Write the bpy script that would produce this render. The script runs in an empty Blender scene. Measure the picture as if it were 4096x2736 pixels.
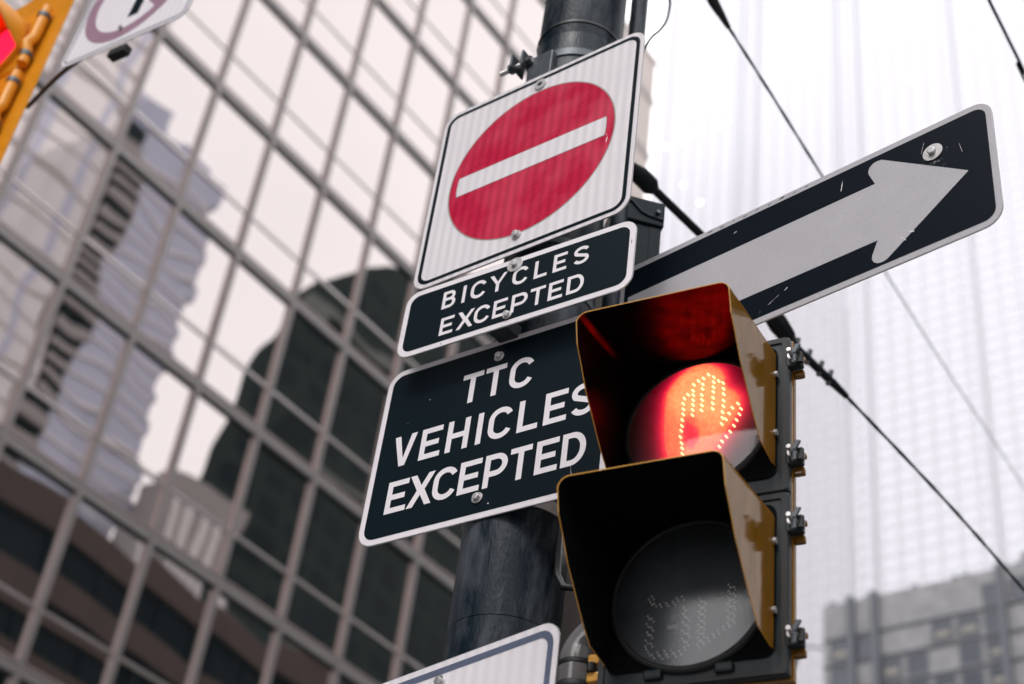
import bpy, bmesh, math, random
from mathutils import Matrix, Vector

random.seed(7)
SC = bpy.context.scene
COL = SC.collection
rad = math.radians

# ------------------------------------------------------------------ camera
PITCH, ROLL, YAW = 0.6706, 0.1451, 0.7032
def cam_axes():
    cp, sp, c, s = math.cos(PITCH), math.sin(PITCH), math.cos(ROLL), math.sin(ROLL)
    fwd = Vector((0, cp, sp)); up = Vector((0, -sp, cp)); right = Vector((1, 0, 0))
    r = right * c + up * s; u = -right * s + up * c
    Z = Matrix.Rotation(YAW, 3, 'Z')
    return Z @ r, Z @ u, Z @ fwd
cr, cu, cf = cam_axes()
cam = bpy.data.cameras.new('camera')
cam.lens = 54.086; cam.sensor_width = 36.0; cam.sensor_fit = 'HORIZONTAL'
cam.clip_start = 0.05; cam.clip_end = 2000
cam.dof.use_dof = True; cam.dof.focus_distance = 3.15; cam.dof.aperture_fstop = 2.7
cam.dof.aperture_blades = 0
camo = bpy.data.objects.new('camera', cam); COL.objects.link(camo)
M = Matrix((cr, cu, -cf)).transposed().to_4x4(); M.translation = (0, 0, 1.6)
camo.matrix_world = M
SC.camera = camo

# ------------------------------------------------------------------ sky, sun, exposure
SUN_DIR = Vector((0.10, -0.66, 0.745)).normalized()       # towards the sun
SUN_EL = math.asin(SUN_DIR.z); SUN_AZ = math.atan2(SUN_DIR.x, SUN_DIR.y)
w = bpy.data.worlds.new('World'); SC.world = w; w.use_nodes = True
nt = w.node_tree; nt.nodes.clear()
sky = nt.nodes.new('ShaderNodeTexSky'); sky.sky_type = 'NISHITA'; sky.sun_disc = False
sky.sun_elevation = SUN_EL; sky.sun_rotation = SUN_AZ; sky.dust_density = 4.0; sky.air_density = 1.0
sm = nt.nodes.new('ShaderNodeVectorMath'); sm.operation = 'SCALE'; sm.inputs['Scale'].default_value = 0.10
nt.links.new(sky.outputs[0], sm.inputs[0])
tc = nt.nodes.new('ShaderNodeTexCoord')
nz = nt.nodes.new('ShaderNodeTexNoise'); nz.inputs['Scale'].default_value = 2.2; nz.inputs['Detail'].default_value = 4
nt.links.new(tc.outputs['Generated'], nz.inputs['Vector'])
rp = nt.nodes.new('ShaderNodeValToRGB')
rp.color_ramp.elements[0].position = .3; rp.color_ramp.elements[0].color = (1.64, 1.62, 1.66, 1)
rp.color_ramp.elements[1].position = .7; rp.color_ramp.elements[1].color = (1.90, 1.88, 1.92, 1)
nt.links.new(nz.outputs['Fac'], rp.inputs[0])
mx = nt.nodes.new('ShaderNodeMix'); mx.data_type = 'RGBA'; mx.inputs[0].default_value = 0.86
nt.links.new(sm.outputs[0], mx.inputs[6]); nt.links.new(rp.outputs[0], mx.inputs[7])
bg = nt.nodes.new('ShaderNodeBackground'); bg.inputs['Strength'].default_value = 1.0
nt.links.new(mx.outputs[2], bg.inputs['Color'])
wo = nt.nodes.new('ShaderNodeOutputWorld'); nt.links.new(bg.outputs[0], wo.inputs[0])

sl = bpy.data.lights.new('sun', 'SUN'); sl.energy = 0.9; sl.angle = rad(12); sl.color = (1.0, .97, .95)
so = bpy.data.objects.new('sun', sl); COL.objects.link(so)
so.rotation_euler = SUN_DIR.to_track_quat('Z', 'Y').to_euler(); so.location = (0, -10, 30)

SC.view_settings.view_transform = 'Standard'; SC.view_settings.look = 'None'
SC.view_settings.exposure = 0.46; SC.view_settings.gamma = 1.0; SC.view_settings.use_curve_mapping = False

# ------------------------------------------------------------------ materials
def new_mat(name):
    m = bpy.data.materials.new(name); m.use_nodes = True
    n = m.node_tree; b = n.nodes['Principled BSDF']
    return m, n, b
def N(n, t, **kw):
    x = n.nodes.new(t)
    for k, v in kw.items():
        if k in x.inputs: x.inputs[k].default_value = v
        else: setattr(x, k, v)
    return x
def L(n, a, b): n.links.new(a, b)
def mat(name, col, rough=.5, metal=0., spec=.5, coat=0., var=0., vscale=8., bump=0., bscale=60., col2=None, thr=(.45, .6), stretch=(1, 1, 1), rvar=0.):
    """painted / plain surface with procedural colour wear, roughness change and fine relief"""
    m, n, b = new_mat(name)
    b.inputs['Roughness'].default_value = rough; b.inputs['Metallic'].default_value = metal
    b.inputs['Specular IOR Level'].default_value = spec; b.inputs['Coat Weight'].default_value = coat
    b.inputs['Coat Roughness'].default_value = .08
    c = (*col, 1)
    tc = N(n, 'ShaderNodeTexCoord'); mp = N(n, 'ShaderNodeMapping'); mp.inputs['Scale'].default_value = stretch
    L(n, tc.outputs['Object'], mp.inputs[0])
    if var or col2 or rvar:
        nz = N(n, 'ShaderNodeTexNoise', Scale=vscale, Detail=7., Roughness=.62); L(n, mp.outputs[0], nz.inputs['Vector'])
    if col2:
        r = N(n, 'ShaderNodeValToRGB'); e = r.color_ramp.elements
        e[0].position = thr[0]; e[0].color = c; e[1].position = thr[1]; e[1].color = (*col2, 1)
        L(n, nz.outputs['Fac'], r.inputs[0]); L(n, r.outputs[0], b.inputs['Base Color'])
    elif var:
        r = N(n, 'ShaderNodeValToRGB'); e = r.color_ramp.elements
        e[0].position = .25; e[0].color = tuple(max(0, x * (1 - var)) for x in col) + (1,)
        e[1].position = .75; e[1].color = tuple(min(1, x * (1 + var)) for x in col) + (1,)
        L(n, nz.outputs['Fac'], r.inputs[0]); L(n, r.outputs[0], b.inputs['Base Color'])
    else: b.inputs['Base Color'].default_value = c
    if rvar:
        mr = N(n, 'ShaderNodeMapRange'); mr.inputs['From Min'].default_value = .3; mr.inputs['From Max'].default_value = .7
        mr.inputs['To Min'].default_value = max(.02, rough - rvar); mr.inputs['To Max'].default_value = min(1, rough + rvar)
        L(n, nz.outputs['Fac'], mr.inputs[0]); L(n, mr.outputs[0], b.inputs['Roughness'])
    if bump:
        nb = N(n, 'ShaderNodeTexNoise', Scale=bscale, Detail=4.); L(n, mp.outputs[0], nb.inputs['Vector'])
        bp = N(n, 'ShaderNodeBump', Strength=bump, Distance=.002); L(n, nb.outputs['Fac'], bp.inputs['Height'])
        L(n, bp.outputs[0], b.inputs['Normal'])
    return m

def sheeting(name, c1, c2, period=.026, rough=.38, spec=.4, veil=0.):
    """prismatic reflective sheeting: soft upright bands in the film plus grime"""
    m, n, b = new_mat(name)
    tc = N(n, 'ShaderNodeTexCoord')
    wv = N(n, 'ShaderNodeTexWave', wave_type='BANDS', bands_direction='X', Scale=.314 / period * 1.0, Distortion=.6, Detail=1.0)
    wv.inputs['Detail Scale'].default_value = .4
    L(n, tc.outputs['Object'], wv.inputs['Vector'])
    nz = N(n, 'ShaderNodeTexNoise', Scale=9., Detail=6.); L(n, tc.outputs['Object'], nz.inputs['Vector'])
    mp = N(n, 'ShaderNodeMapping'); mp.inputs['Scale'].default_value = (14, 1, 2.5); L(n, tc.outputs['Object'], mp.inputs[0])
    n2 = N(n, 'ShaderNodeTexNoise', Scale=2.2, Detail=5.); L(n, mp.outputs[0], n2.inputs['Vector'])
    ma = N(n, 'ShaderNodeMath', operation='MULTIPLY'); L(n, wv.outputs['Fac'], ma.inputs[0]); L(n, nz.outputs['Fac'], ma.inputs[1])
    mb = N(n, 'ShaderNodeMath', operation='ADD'); L(n, ma.outputs[0], mb.inputs[0])
    mc = N(n, 'ShaderNodeMath', operation='MULTIPLY'); mc.inputs[1].default_value = .35; L(n, n2.outputs['Fac'], mc.inputs[0]); L(n, mc.outputs[0], mb.inputs[1])
    r = N(n, 'ShaderNodeValToRGB'); e = r.color_ramp.elements
    e[0].position = .15; e[0].color = (*c1, 1); e[1].position = .75; e[1].color = (*c2, 1)
    L(n, mb.outputs[0], r.inputs[0]); L(n, r.outputs[0], b.inputs['Base Color'])
    b.inputs['Roughness'].default_value = rough; b.inputs['Specular IOR Level'].default_value = spec
    if veil:
        # handled film: patches of gloss over the colour
        r2 = N(n, 'ShaderNodeMapRange'); r2.inputs['From Min'].default_value = .35; r2.inputs['From Max'].default_value = .65
        r2.inputs['To Min'].default_value = .12; r2.inputs['To Max'].default_value = .6
        L(n, nz.outputs['Fac'], r2.inputs[0]); L(n, r2.outputs[0], b.inputs['Roughness'])
        b.inputs['Coat Weight'].default_value = veil; b.inputs['Coat Roughness'].default_value = .15
    bp = N(n, 'ShaderNodeBump', Strength=.12, Distance=.001); L(n, n2.outputs['Fac'], bp.inputs['Height']); L(n, bp.outputs[0], b.inputs['Normal'])
    return m

def honeycomb(name, c1, c2, scale=190.):
    """high intensity honeycomb sheeting"""
    m, n, b = new_mat(name)
    tc = N(n, 'ShaderNodeTexCoord'); mp = N(n, 'ShaderNodeMapping'); mp.inputs['Scale'].default_value = (1, .02, 1)
    L(n, tc.outputs['Object'], mp.inputs[0])
    br = N(n, 'ShaderNodeTexBrick'); br.offset = .5
    sx = N(n, 'ShaderNodeSeparateXYZ'); L(n, tc.outputs['Object'], sx.inputs[0])
    cx = N(n, 'ShaderNodeCombineXYZ'); L(n, sx.outputs[0], cx.inputs[0]); L(n, sx.outputs[2], cx.inputs[1])
    L(n, cx.outputs[0], br.inputs['Vector'])
    br.inputs['Scale'].default_value = scale; br.inputs['Mortar Size'].default_value = .09; br.inputs['Mortar Smooth'].default_value = .4
    br.inputs['Brick Width'].default_value = .9; br.inputs['Row Height'].default_value = .75
    br.inputs['Color1'].default_value = (*c1, 1); br.inputs['Color2'].default_value = (*[x * .93 for x in c1], 1); br.inputs['Mortar'].default_value = (*c2, 1)
    nz = N(n, 'ShaderNodeTexNoise', Scale=14., Detail=6.); L(n, tc.outputs['Object'], nz.inputs['Vector'])
    mxn = N(n, 'ShaderNodeMix', data_type='RGBA', blend_type='MULTIPLY'); mxn.inputs[0].default_value = .14
    L(n, br.outputs['Color'], mxn.inputs[6]); L(n, nz.outputs['Fac'], mxn.inputs[7]); L(n, mxn.outputs[2], b.inputs['Base Color'])
    b.inputs['Roughness'].default_value = .4
    return m

def scratched(name, col, scr, rough=.35):
    """dark printed film with a few pale scuffs"""
    m, n, b = new_mat(name)
    tc = N(n, 'ShaderNodeTexCoord')
    n1 = N(n, 'ShaderNodeTexNoise', Scale=55., Detail=8., Roughness=.8); L(n, tc.outputs['Object'], n1.inputs['Vector'])
    n2 = N(n, 'ShaderNodeTexNoise', Scale=5., Detail=2.); L(n, tc.outputs['Object'], n2.inputs['Vector'])
    ad = N(n, 'ShaderNodeMath', operation='MULTIPLY'); L(n, n1.outputs['Fac'], ad.inputs[0]); L(n, n2.outputs['Fac'], ad.inputs[1])
    r = N(n, 'ShaderNodeValToRGB'); e = r.color_ramp.elements
    e[0].position = .415; e[0].color = (*col, 1); e[1].position = .46; e[1].color = (*scr, 1)
    L(n, ad.outputs[0], r.inputs[0]); L(n, r.outputs[0], b.inputs['Base Color'])
    b.inputs['Roughness'].default_value = rough; b.inputs['Specular IOR Level'].default_value = .10
    bp = N(n, 'ShaderNodeBump', Strength=.05, Distance=.001); L(n, n1.outputs['Fac'], bp.inputs['Height']); L(n, bp.outputs[0], b.inputs['Normal'])
    return m

def mirror_glass(name, tint, body, fac=.55, wave=.02, wscale=.9):
    """reflective curtain wall glass: coated mirror over a dark interior, rolled-glass waviness"""
    m, n, b = new_mat(name); n.nodes.remove(b)
    out = n.nodes['Material Output']
    tc = N(n, 'ShaderNodeTexCoord'); oi = N(n, 'ShaderNodeObjectInfo')
    ad = N(n, 'ShaderNodeVectorMath', operation='ADD'); L(n, tc.outputs['Object'], ad.inputs[0]); L(n, oi.outputs['Location'], ad.inputs[1])
    nz = N(n, 'ShaderNodeTexNoise', Scale=wscale, Detail=.4, Roughness=.3); L(n, ad.outputs[0], nz.inputs['Vector'])
    bp = N(n, 'ShaderNodeBump', Strength=1., Distance=wave); L(n, nz.outputs['Fac'], bp.inputs['Height'])
    g = N(n, 'ShaderNodeBsdfGlossy', Roughness=.012); g.inputs['Color'].default_value = (*tint, 1); L(n, bp.outputs[0], g.inputs['Normal'])
    d = N(n, 'ShaderNodeBsdfDiffuse'); d.inputs['Color'].default_value = (*body, 1)
    lw = N(n, 'ShaderNodeLayerWeight', Blend=.35)
    mr = N(n, 'ShaderNodeMapRange'); mr.inputs['To Min'].default_value = fac; mr.inputs['To Max'].default_value = .95
    L(n, lw.outputs['Fresnel'], mr.inputs[0])
    ms = N(n, 'ShaderNodeMixShader'); L(n, mr.outputs[0], ms.inputs[0]); L(n, d.outputs[0], ms.inputs[1]); L(n, g.outputs[0], ms.inputs[2])
    L(n, ms.outputs[0], out.inputs[0])
    return m

def emitter(name, col, strength):
    m, n, b = new_mat(name)
    b.inputs['Base Color'].default_value = (*col, 1); b.inputs['Emission Color'].default_value = (*col, 1)
    b.inputs['Emission Strength'].default_value = strength; b.inputs['Roughness'].default_value = .3
    return m

def lens_cover(name, lit=False, haze=(.30, .31, .33), hazefac=.10):
    """clear domed polycarbonate: see-through, a little dusty, reflecting; the lit one glows where its diodes shine through"""
    m, n, b = new_mat(name); n.nodes.remove(b); out = n.nodes['Material Output']
    tc = N(n, 'ShaderNodeTexCoord')
    nz = N(n, 'ShaderNodeTexNoise', Scale=45., Detail=6.); L(n, tc.outputs['Object'], nz.inputs['Vector'])
    tr = N(n, 'ShaderNodeBsdfTransparent'); tr.inputs['Color'].default_value = (.92, .92, .93, 1)
    df = N(n, 'ShaderNodeBsdfDiffuse'); df.inputs['Color'].default_value = (*haze, 1)
    mr = N(n, 'ShaderNodeMapRange'); mr.inputs['From Min'].default_value = .3; mr.inputs['From Max'].default_value = .75
    mr.inputs['To Min'].default_value = hazefac * .5; mr.inputs['To Max'].default_value = hazefac * 2
    L(n, nz.outputs['Fac'], mr.inputs[0])
    m1 = N(n, 'ShaderNodeMixShader'); L(n, mr.outputs[0], m1.inputs[0]); L(n, tr.outputs[0], m1.inputs[1]); L(n, df.outputs[0], m1.inputs[2])
    gl = N(n, 'ShaderNodeBsdfGlossy', Roughness=.05 if lit else .15); gl.inputs['Color'].default_value = (1, 1, 1, 1)
    npb = N(n, 'ShaderNodeTexNoise', Scale=260., Detail=3.); L(n, tc.outputs['Object'], npb.inputs['Vector'])
    bpb = N(n, 'ShaderNodeBump', Strength=.05 if lit else .12, Distance=.0015); L(n, npb.outputs['Fac'], bpb.inputs['Height']); L(n, bpb.outputs[0], gl.inputs['Normal'])
    fr = N(n, 'ShaderNodeFresnel', IOR=1.72)
    m2 = N(n, 'ShaderNodeMixShader'); L(n, fr.outputs[0], m2.inputs[0]); L(n, m1.outputs[0], m2.inputs[1]); L(n, gl.outputs[0], m2.inputs[2])
    if lit:
        at = N(n, 'ShaderNodeAttribute', attribute_name='lit')
        n3 = N(n, 'ShaderNodeTexNoise', Scale=120., Detail=5.); L(n, tc.outputs['Object'], n3.inputs['Vector'])
        mv = N(n, 'ShaderNodeMapRange'); mv.inputs['To Min'].default_value = .75; mv.inputs['To Max'].default_value = 1.2; L(n, n3.outputs['Fac'], mv.inputs[0])
        mm = N(n, 'ShaderNodeMath', operation='MULTIPLY'); L(n, at.outputs['Fac'], mm.inputs[0]); L(n, mv.outputs[0], mm.inputs[1])
        r = N(n, 'ShaderNodeValToRGB'); e = r.color_ramp.elements
        e[0].position = 0; e[0].color = (0, 0, 0, 1); e[1].position = 1; e[1].color = (1.06, .31, .115, 1)
        x = r.color_ramp.elements.new(.25); x.color = (.36, .002, .022, 1)
        x = r.color_ramp.elements.new(.55); x.color = (.80, .02, .045, 1)
        x = r.color_ramp.elements.new(.78); x.color = (1.0, .15, .06, 1)
        L(n, mm.outputs[0], r.inputs[0])
        em = N(n, 'ShaderNodeEmission', Strength=1.0); L(n, r.outputs[0], em.inputs['Color'])
        ass = N(n, 'ShaderNodeAddShader'); L(n, m2.outputs[0], ass.inputs[0]); L(n, em.outputs[0], ass.inputs[1])
        L(n, ass.outputs[0], out.inputs[0])
    else: L(n, m2.outputs[0], out.inputs[0])
    return m

# ------------------------------------------------------------------ mesh helpers
def link(o, parent=None):
    COL.objects.link(o)
    if parent is not None: o.parent = parent
    return o
def empty(name, loc=(0, 0, 0), rz=0., rot=None):
    o = bpy.data.objects.new(name, None); o.location = loc; o.rotation_euler = rot or (0, 0, rz); o.empty_display_size = .1
    return link(o)
def tag(o, label=None, cat=None, group=None, kind=None):
    if label: o['label'] = label
    if cat: o['category'] = cat
    if group: o['group'] = group
    if kind: o['kind'] = kind
    return o
def mesh(name, vs, fs, m, parent=None, smooth=False, loc=None):
    me = bpy.data.meshes.new(name); me.from_pydata([tuple(v) for v in vs], [], fs); me.update()
    if m: me.materials.append(m)
    if smooth:
        for p in me.polygons: p.use_smooth = True
    o = bpy.data.objects.new(name, me)
    if loc: o.location = loc
    return link(o, parent)
class MB:
    def __init__(s): s.v = []; s.f = []
    def add(s, vs, fs):
        k = len(s.v); s.v += [tuple(v) for v in vs]; s.f += [tuple(i + k for i in f) for f in fs]; return s
    def box(s, x0, x1, y0, y1, z0, z1):
        v = [(x, y, z) for z in (z0, z1) for y in (y0, y1) for x in (x0, x1)]
        return s.add(v, [(0, 2, 3, 1), (4, 5, 7, 6), (0, 1, 5, 4), (2, 6, 7, 3), (0, 4, 6, 2), (1, 3, 7, 5)])
    def tube(s, pts, r, n=12, caps=True, radii=None):
        pts = [Vector(p) for p in pts]; rings = []; ref = None
        for i, p in enumerate(pts):
            t = (pts[min(i + 1, len(pts) - 1)] - pts[max(i - 1, 0)]).normalized()
            if ref is None:
                ref = Vector((0, 0, 1)) if abs(t.z) < .9 else Vector((1, 0, 0))
            a = (ref - t * ref.dot(t)).normalized(); ref = a; b = t.cross(a)
            rr = radii[i] if radii else r
            rings.append([p + a * rr * math.cos(2 * math.pi * k / n) + b * rr * math.sin(2 * math.pi * k / n) for k in range(n)])
        k0 = len(s.v)
        for rg in rings: s.v += [tuple(v) for v in rg]
        for i in range(len(rings) - 1):
            for k in range(n):
                a = k0 + i * n + k; b = k0 + i * n + (k + 1) % n
                s.f.append((a, b, b + n, a + n))
        if caps:
            s.f.append(tuple(k0 + k for k in reversed(range(n)))); s.f.append(tuple(k0 + (len(rings) - 1) * n + k for k in range(n)))
        return s
    def prism(s, poly, y0, y1):
        """polygon in x,z extruded along y (y0 front, y1 back)"""
        n = len(poly); vs = [(x, y0, z) for x, z in poly] + [(x, y1, z) for x, z in poly]
        fs = [tuple(range(n)), tuple(reversed(range(n, 2 * n)))] + [(i, i + n, (i + 1) % n + n, (i + 1) % n) for i in range(n)]
        return s.add(vs, fs)
    def sheet(s, poly, y):
        return s.add([(x, y, z) for x, z in poly], [tuple(range(len(poly)))])
    def ring(s, outer, inner, y):
        n = len(outer)
        return s.add([(x, y, z) for x, z in outer] + [(x, y, z) for x, z in inner], [(i, (i + 1) % n, (i + 1) % n + n, i + n) for i in range(n)])
    def build(s, name, m, parent=None, smooth=False, bevel=0., loc=None, seg=2, fix=True):
        me = bpy.data.meshes.new(name); me.from_pydata(s.v, [], s.f); me.update()
        if fix or bevel:
            bm = bmesh.new(); bm.from_mesh(me)
            if fix: bmesh.ops.recalc_face_normals(bm, faces=bm.faces[:])
            if bevel:
                es = [e for e in bm.edges if len(e.link_faces) == 2 and e.calc_face_angle(0) > .6]
                bmesh.ops.bevel(bm, geom=es, offset=bevel, segments=seg, affect='EDGES', profile=.6)
            bm.to_mesh(me); bm.free()
        if m: me.materials.append(m)
        if smooth:
            for p in me.polygons: p.use_smooth = True
            if not hasattr(me, 'use_auto_smooth'):
                try: me.set_sharp_from_angle(angle=rad(38))
                except Exception: pass
        o = bpy.data.objects.new(name, me)
        if loc: o.location = loc
        return link(o, parent)
def rrect(w, h, r, n=6, cx=0., cz=0.):
    pts = []
    for sx, sz, a0 in ((1, 1, 0), (-1, 1, 90), (-1, -1, 180), (1, -1, 270)):
        for k in range(n + 1):
            a = rad(a0 + 90 * k / n)
            pts.append((cx + sx * (w / 2 - r) + r * math.cos(a), cz + sz * (h / 2 - r) + r * math.sin(a)))
    return pts
def circ(r, n=64, cx=0., cz=0., a0=0., a1=360.):
    return [(cx + r * math.cos(rad(a0 + (a1 - a0) * k / n)), cz + r * math.sin(rad(a0 + (a1 - a0) * k / n))) for k in range(n if a1 - a0 >= 360 else n + 1)]
def copy_tree(o, parent=None):
    c = o.copy(); COL.objects.link(c); c.parent = parent
    for ch in list(o.children): copy_tree(ch, c)
    return c

# ------------------------------------------------------------------ palette
M_ = {}
M_['white'] = sheeting('white_sheeting', (.70, .66, .69), (.82, .78, .805))
M_['white_flat'] = mat('white_film', (.80, .755, .785), .4, var=.05, vscale=30, bump=.05, bscale=400)
M_['white_dull'] = sheeting('white_sheeting_low', (.80, .76, .80), (.88, .84, .875), period=.03)
M_['red'] = sheeting('red_sheeting', (.46, .006, .042), (.60, .014, .066), veil=.22)
M_['ink'] = scratched('dark_ink', (.0036, .0100, .0150), (.0065, .0145, .0205), rough=.42)
M_['ink_scr'] = scratched('scuffed_dark_ink', (.0028, .0065, .0125), (.30, .30, .32), rough=.4)
M_['honey'] = honeycomb('honeycomb_sheeting', (.60, .58, .615), (.33, .325, .35))
M_['slate'] = mat('slate_blue_ink', (.115, .135, .205), .45, var=.18, vscale=60)
M_['mauve'] = mat('faded_red_ink', (.34, .20, .27), .45, var=.08, vscale=20)
M_['greyred'] = mat('grey_line_ink', (.33, .28, .26), .5)
M_['alu'] = mat('aluminium_sheet', (.55, .54, .55), .42, metal=.9, var=.12, vscale=30)
M_['zinc'] = mat('zinc_plated_steel', (.60, .585, .585), .42, metal=.75, var=.15, vscale=80, bump=.1, bscale=300)
M_['steel_dark'] = mat('weathered_dark_steel', (.075, .085, .095), .45, metal=.6, var=.3, vscale=40, bump=.2)
M_['pole'] = mat('pole_paint', (.0045, .0115, .019), .40, spec=.20, col2=(.075, .085, .10), thr=(.45, .70), vscale=8., stretch=(2.2, 2.2, .7), bump=.5, bscale=90, rvar=.15)
M_['pipe'] = mat('glossy_grey_pipe', (.16, .155, .155), .13, spec=.6, coat=.4, col2=(.05, .055, .06), thr=(.52, .66), vscale=16, bump=.3, bscale=30)
M_['black_cable'] = mat('black_cable', (.012, .014, .016), .45, bump=.3, bscale=150)
M_['wire'] = mat('span_wire', (.006, .008, .010), .6, spec=.2, bump=.3, bscale=120)
M_['wire_far'] = mat('grey_wire', (.16, .16, .165), .5, metal=.3, bump=.3, bscale=120)
M_['boxpaint'] = mat('dark_teal_box_paint', (.010, .017, .021), .40, spec=.12, var=.2, vscale=12, bump=.15, bscale=60)
M_['yellow'] = mat('yellow_paint_lit', (.62, .30, .045), .25, spec=.4, coat=.15, var=.10, vscale=18, bump=.06, bscale=30, rvar=.07)  # lighter tone of the signal paint, matched to its lit edges
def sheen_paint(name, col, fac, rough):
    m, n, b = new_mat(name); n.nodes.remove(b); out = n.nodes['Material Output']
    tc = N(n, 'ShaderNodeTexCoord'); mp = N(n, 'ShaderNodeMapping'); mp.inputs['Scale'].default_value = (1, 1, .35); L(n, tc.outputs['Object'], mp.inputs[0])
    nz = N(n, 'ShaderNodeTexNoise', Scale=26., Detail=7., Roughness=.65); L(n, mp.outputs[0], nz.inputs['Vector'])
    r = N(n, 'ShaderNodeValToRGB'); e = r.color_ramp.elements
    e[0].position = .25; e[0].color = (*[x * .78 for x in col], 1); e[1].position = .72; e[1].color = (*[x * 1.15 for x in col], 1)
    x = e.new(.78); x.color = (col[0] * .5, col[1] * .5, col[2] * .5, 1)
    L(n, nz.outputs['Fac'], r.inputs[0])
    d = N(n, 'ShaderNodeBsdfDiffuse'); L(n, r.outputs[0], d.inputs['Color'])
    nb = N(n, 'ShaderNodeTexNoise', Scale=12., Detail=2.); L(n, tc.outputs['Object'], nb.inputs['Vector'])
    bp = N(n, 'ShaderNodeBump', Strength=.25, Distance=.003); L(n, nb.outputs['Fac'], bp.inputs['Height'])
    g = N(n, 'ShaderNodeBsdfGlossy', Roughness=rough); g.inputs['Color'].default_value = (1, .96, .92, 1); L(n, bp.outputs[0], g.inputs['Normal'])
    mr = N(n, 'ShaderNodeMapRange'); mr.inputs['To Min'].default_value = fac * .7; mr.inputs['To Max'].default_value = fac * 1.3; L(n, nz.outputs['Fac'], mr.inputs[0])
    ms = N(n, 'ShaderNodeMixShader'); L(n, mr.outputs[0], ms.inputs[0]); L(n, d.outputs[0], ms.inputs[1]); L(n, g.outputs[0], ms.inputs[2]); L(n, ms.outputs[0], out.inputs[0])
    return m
M_['yellow_shaded'] = sheen_paint('yellow_paint_shaded', (.150, .068, .008), .062, .10)  # same yellow paint, darkened to carry the shade of the sides
M_['yellow_bright'] = mat('golden_signal_paint', (.68, .265, .010), .36, spec=.35, coat=.0, var=.08, vscale=9, rvar=.06)
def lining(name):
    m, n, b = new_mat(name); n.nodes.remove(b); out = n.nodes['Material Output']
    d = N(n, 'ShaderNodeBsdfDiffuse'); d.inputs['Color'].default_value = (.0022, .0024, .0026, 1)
    g = N(n, 'ShaderNodeBsdfGlossy', Roughness=.17); g.inputs['Color'].default_value = (.95, .025, .03, 1)  # red gloss tint imitates the lamp's red light on black paint
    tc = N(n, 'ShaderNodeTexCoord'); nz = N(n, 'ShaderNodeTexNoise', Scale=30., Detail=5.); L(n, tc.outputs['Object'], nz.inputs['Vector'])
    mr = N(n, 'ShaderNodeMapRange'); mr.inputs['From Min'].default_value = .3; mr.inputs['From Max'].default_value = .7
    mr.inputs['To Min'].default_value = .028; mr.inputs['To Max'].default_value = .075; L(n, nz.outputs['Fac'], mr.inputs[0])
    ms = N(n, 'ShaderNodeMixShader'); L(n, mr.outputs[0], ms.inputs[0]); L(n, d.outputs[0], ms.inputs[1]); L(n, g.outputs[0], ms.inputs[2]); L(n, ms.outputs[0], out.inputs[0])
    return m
M_['visor_in'] = lining('black_lining_lamp_tint')
M_['shade_lining'] = mat('flat_black_shade_lining', (.0025, .003, .0034), .7, spec=.05)
M_['door'] = mat('black_polycarbonate_door', (.009, .015, .019), .42, spec=.30, col2=(.036, .046, .053), thr=(.50, .80), vscale=9, stretch=(1, 1, .45), bump=.15, bscale=120)
M_['rubber'] = mat('black_rubber', (.008, .009, .010), .6)
M_['board'] = mat('led_circuit_board', (.045, .048, .052), .55, var=.2, vscale=30)
M_['led_off'] = mat('clear_led', (.58, .56, .55), .14, spec=1., metal=.6, var=.1)
M_['led_on'] = emitter('lit_led', (1.0, .60, .27), 1.9)
M_['cover'] = lens_cover('clear_lens_cover', haze=(.30, .34, .38), hazefac=.075)
M_['cover_lit'] = lens_cover('lit_lens_cover', lit=True, hazefac=.05)
M_['sticker'] = mat('pale_sticker', (.42, .40, .40), .5, var=.1, vscale=60)
M_['red_lamp'] = emitter('red_lamp_lens', (1.0, .008, .05), 1.3)
# setting
M_['asphalt'] = mat('asphalt', (.045, .045, .047), .85, var=.2, vscale=2, bump=.4, bscale=60)
M_['concrete'] = mat('concrete', (.16, .155, .15), .8, var=.12, vscale=1.2, bump=.3, bscale=30)
M_['mullion'] = mat('taupe_anodised_aluminium', (.235, .216, .210), .45, metal=.6, var=.08, vscale=1.5)
M_['mullion_lip'] = mat('rose_anodised_trim', (.29, .232, .224), .45, metal=.55, var=.08, vscale=1.5)
M_['transom'] = mat('flush_transom_metal', (.50, .455, .44), .32, metal=.9)
M_['joint_shade'] = mat('dark_joint_and_shade', (.022, .028, .03), .6)
M_['glass'] = mirror_glass('reflective_pane', (.715, .645, .622), (.010, .016, .017), fac=.59, wave=.0060, wscale=.62)
M_['glass_low'] = mirror_glass('reflective_pane_low', (.78, .73, .71), (.016, .020, .022), fac=.52, wave=.0075, wscale=.5)
M_['interior'] = mat('dark_interior', (.03, .03, .03), .8)
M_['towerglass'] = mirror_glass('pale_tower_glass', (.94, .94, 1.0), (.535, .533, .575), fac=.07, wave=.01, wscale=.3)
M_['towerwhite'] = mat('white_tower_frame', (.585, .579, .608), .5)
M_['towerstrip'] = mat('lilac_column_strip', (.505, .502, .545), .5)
M_['lampwarm'] = emitter('warm_office_lamp', (1.0, .93, .82), 1.6)
M_['beige'] = mat('beige_stone', (.52, .46, .42), .8, var=.06, vscale=.4)
M_['beige_dk'] = mat('brown_grey_stone', (.36, .32, .30), .8, var=.06, vscale=.4)
M_['greyblock'] = mat('grey_concrete_block', (.23, .228, .235), .85, var=.30, vscale=1.1)
M_['greyrib'] = mat('slate_rib', (.10, .108, .125), .7, var=.1, vscale=.5)
M_['darkpane'] = mat('slate_window', (.026, .032, .050), .3, spec=.8, var=.4, vscale=.25)
M_['litpane'] = mat('blind_painted_lit', (.22, .205, .18), .7)  # pale colour stands in for lit rooms, nothing glows
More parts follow.
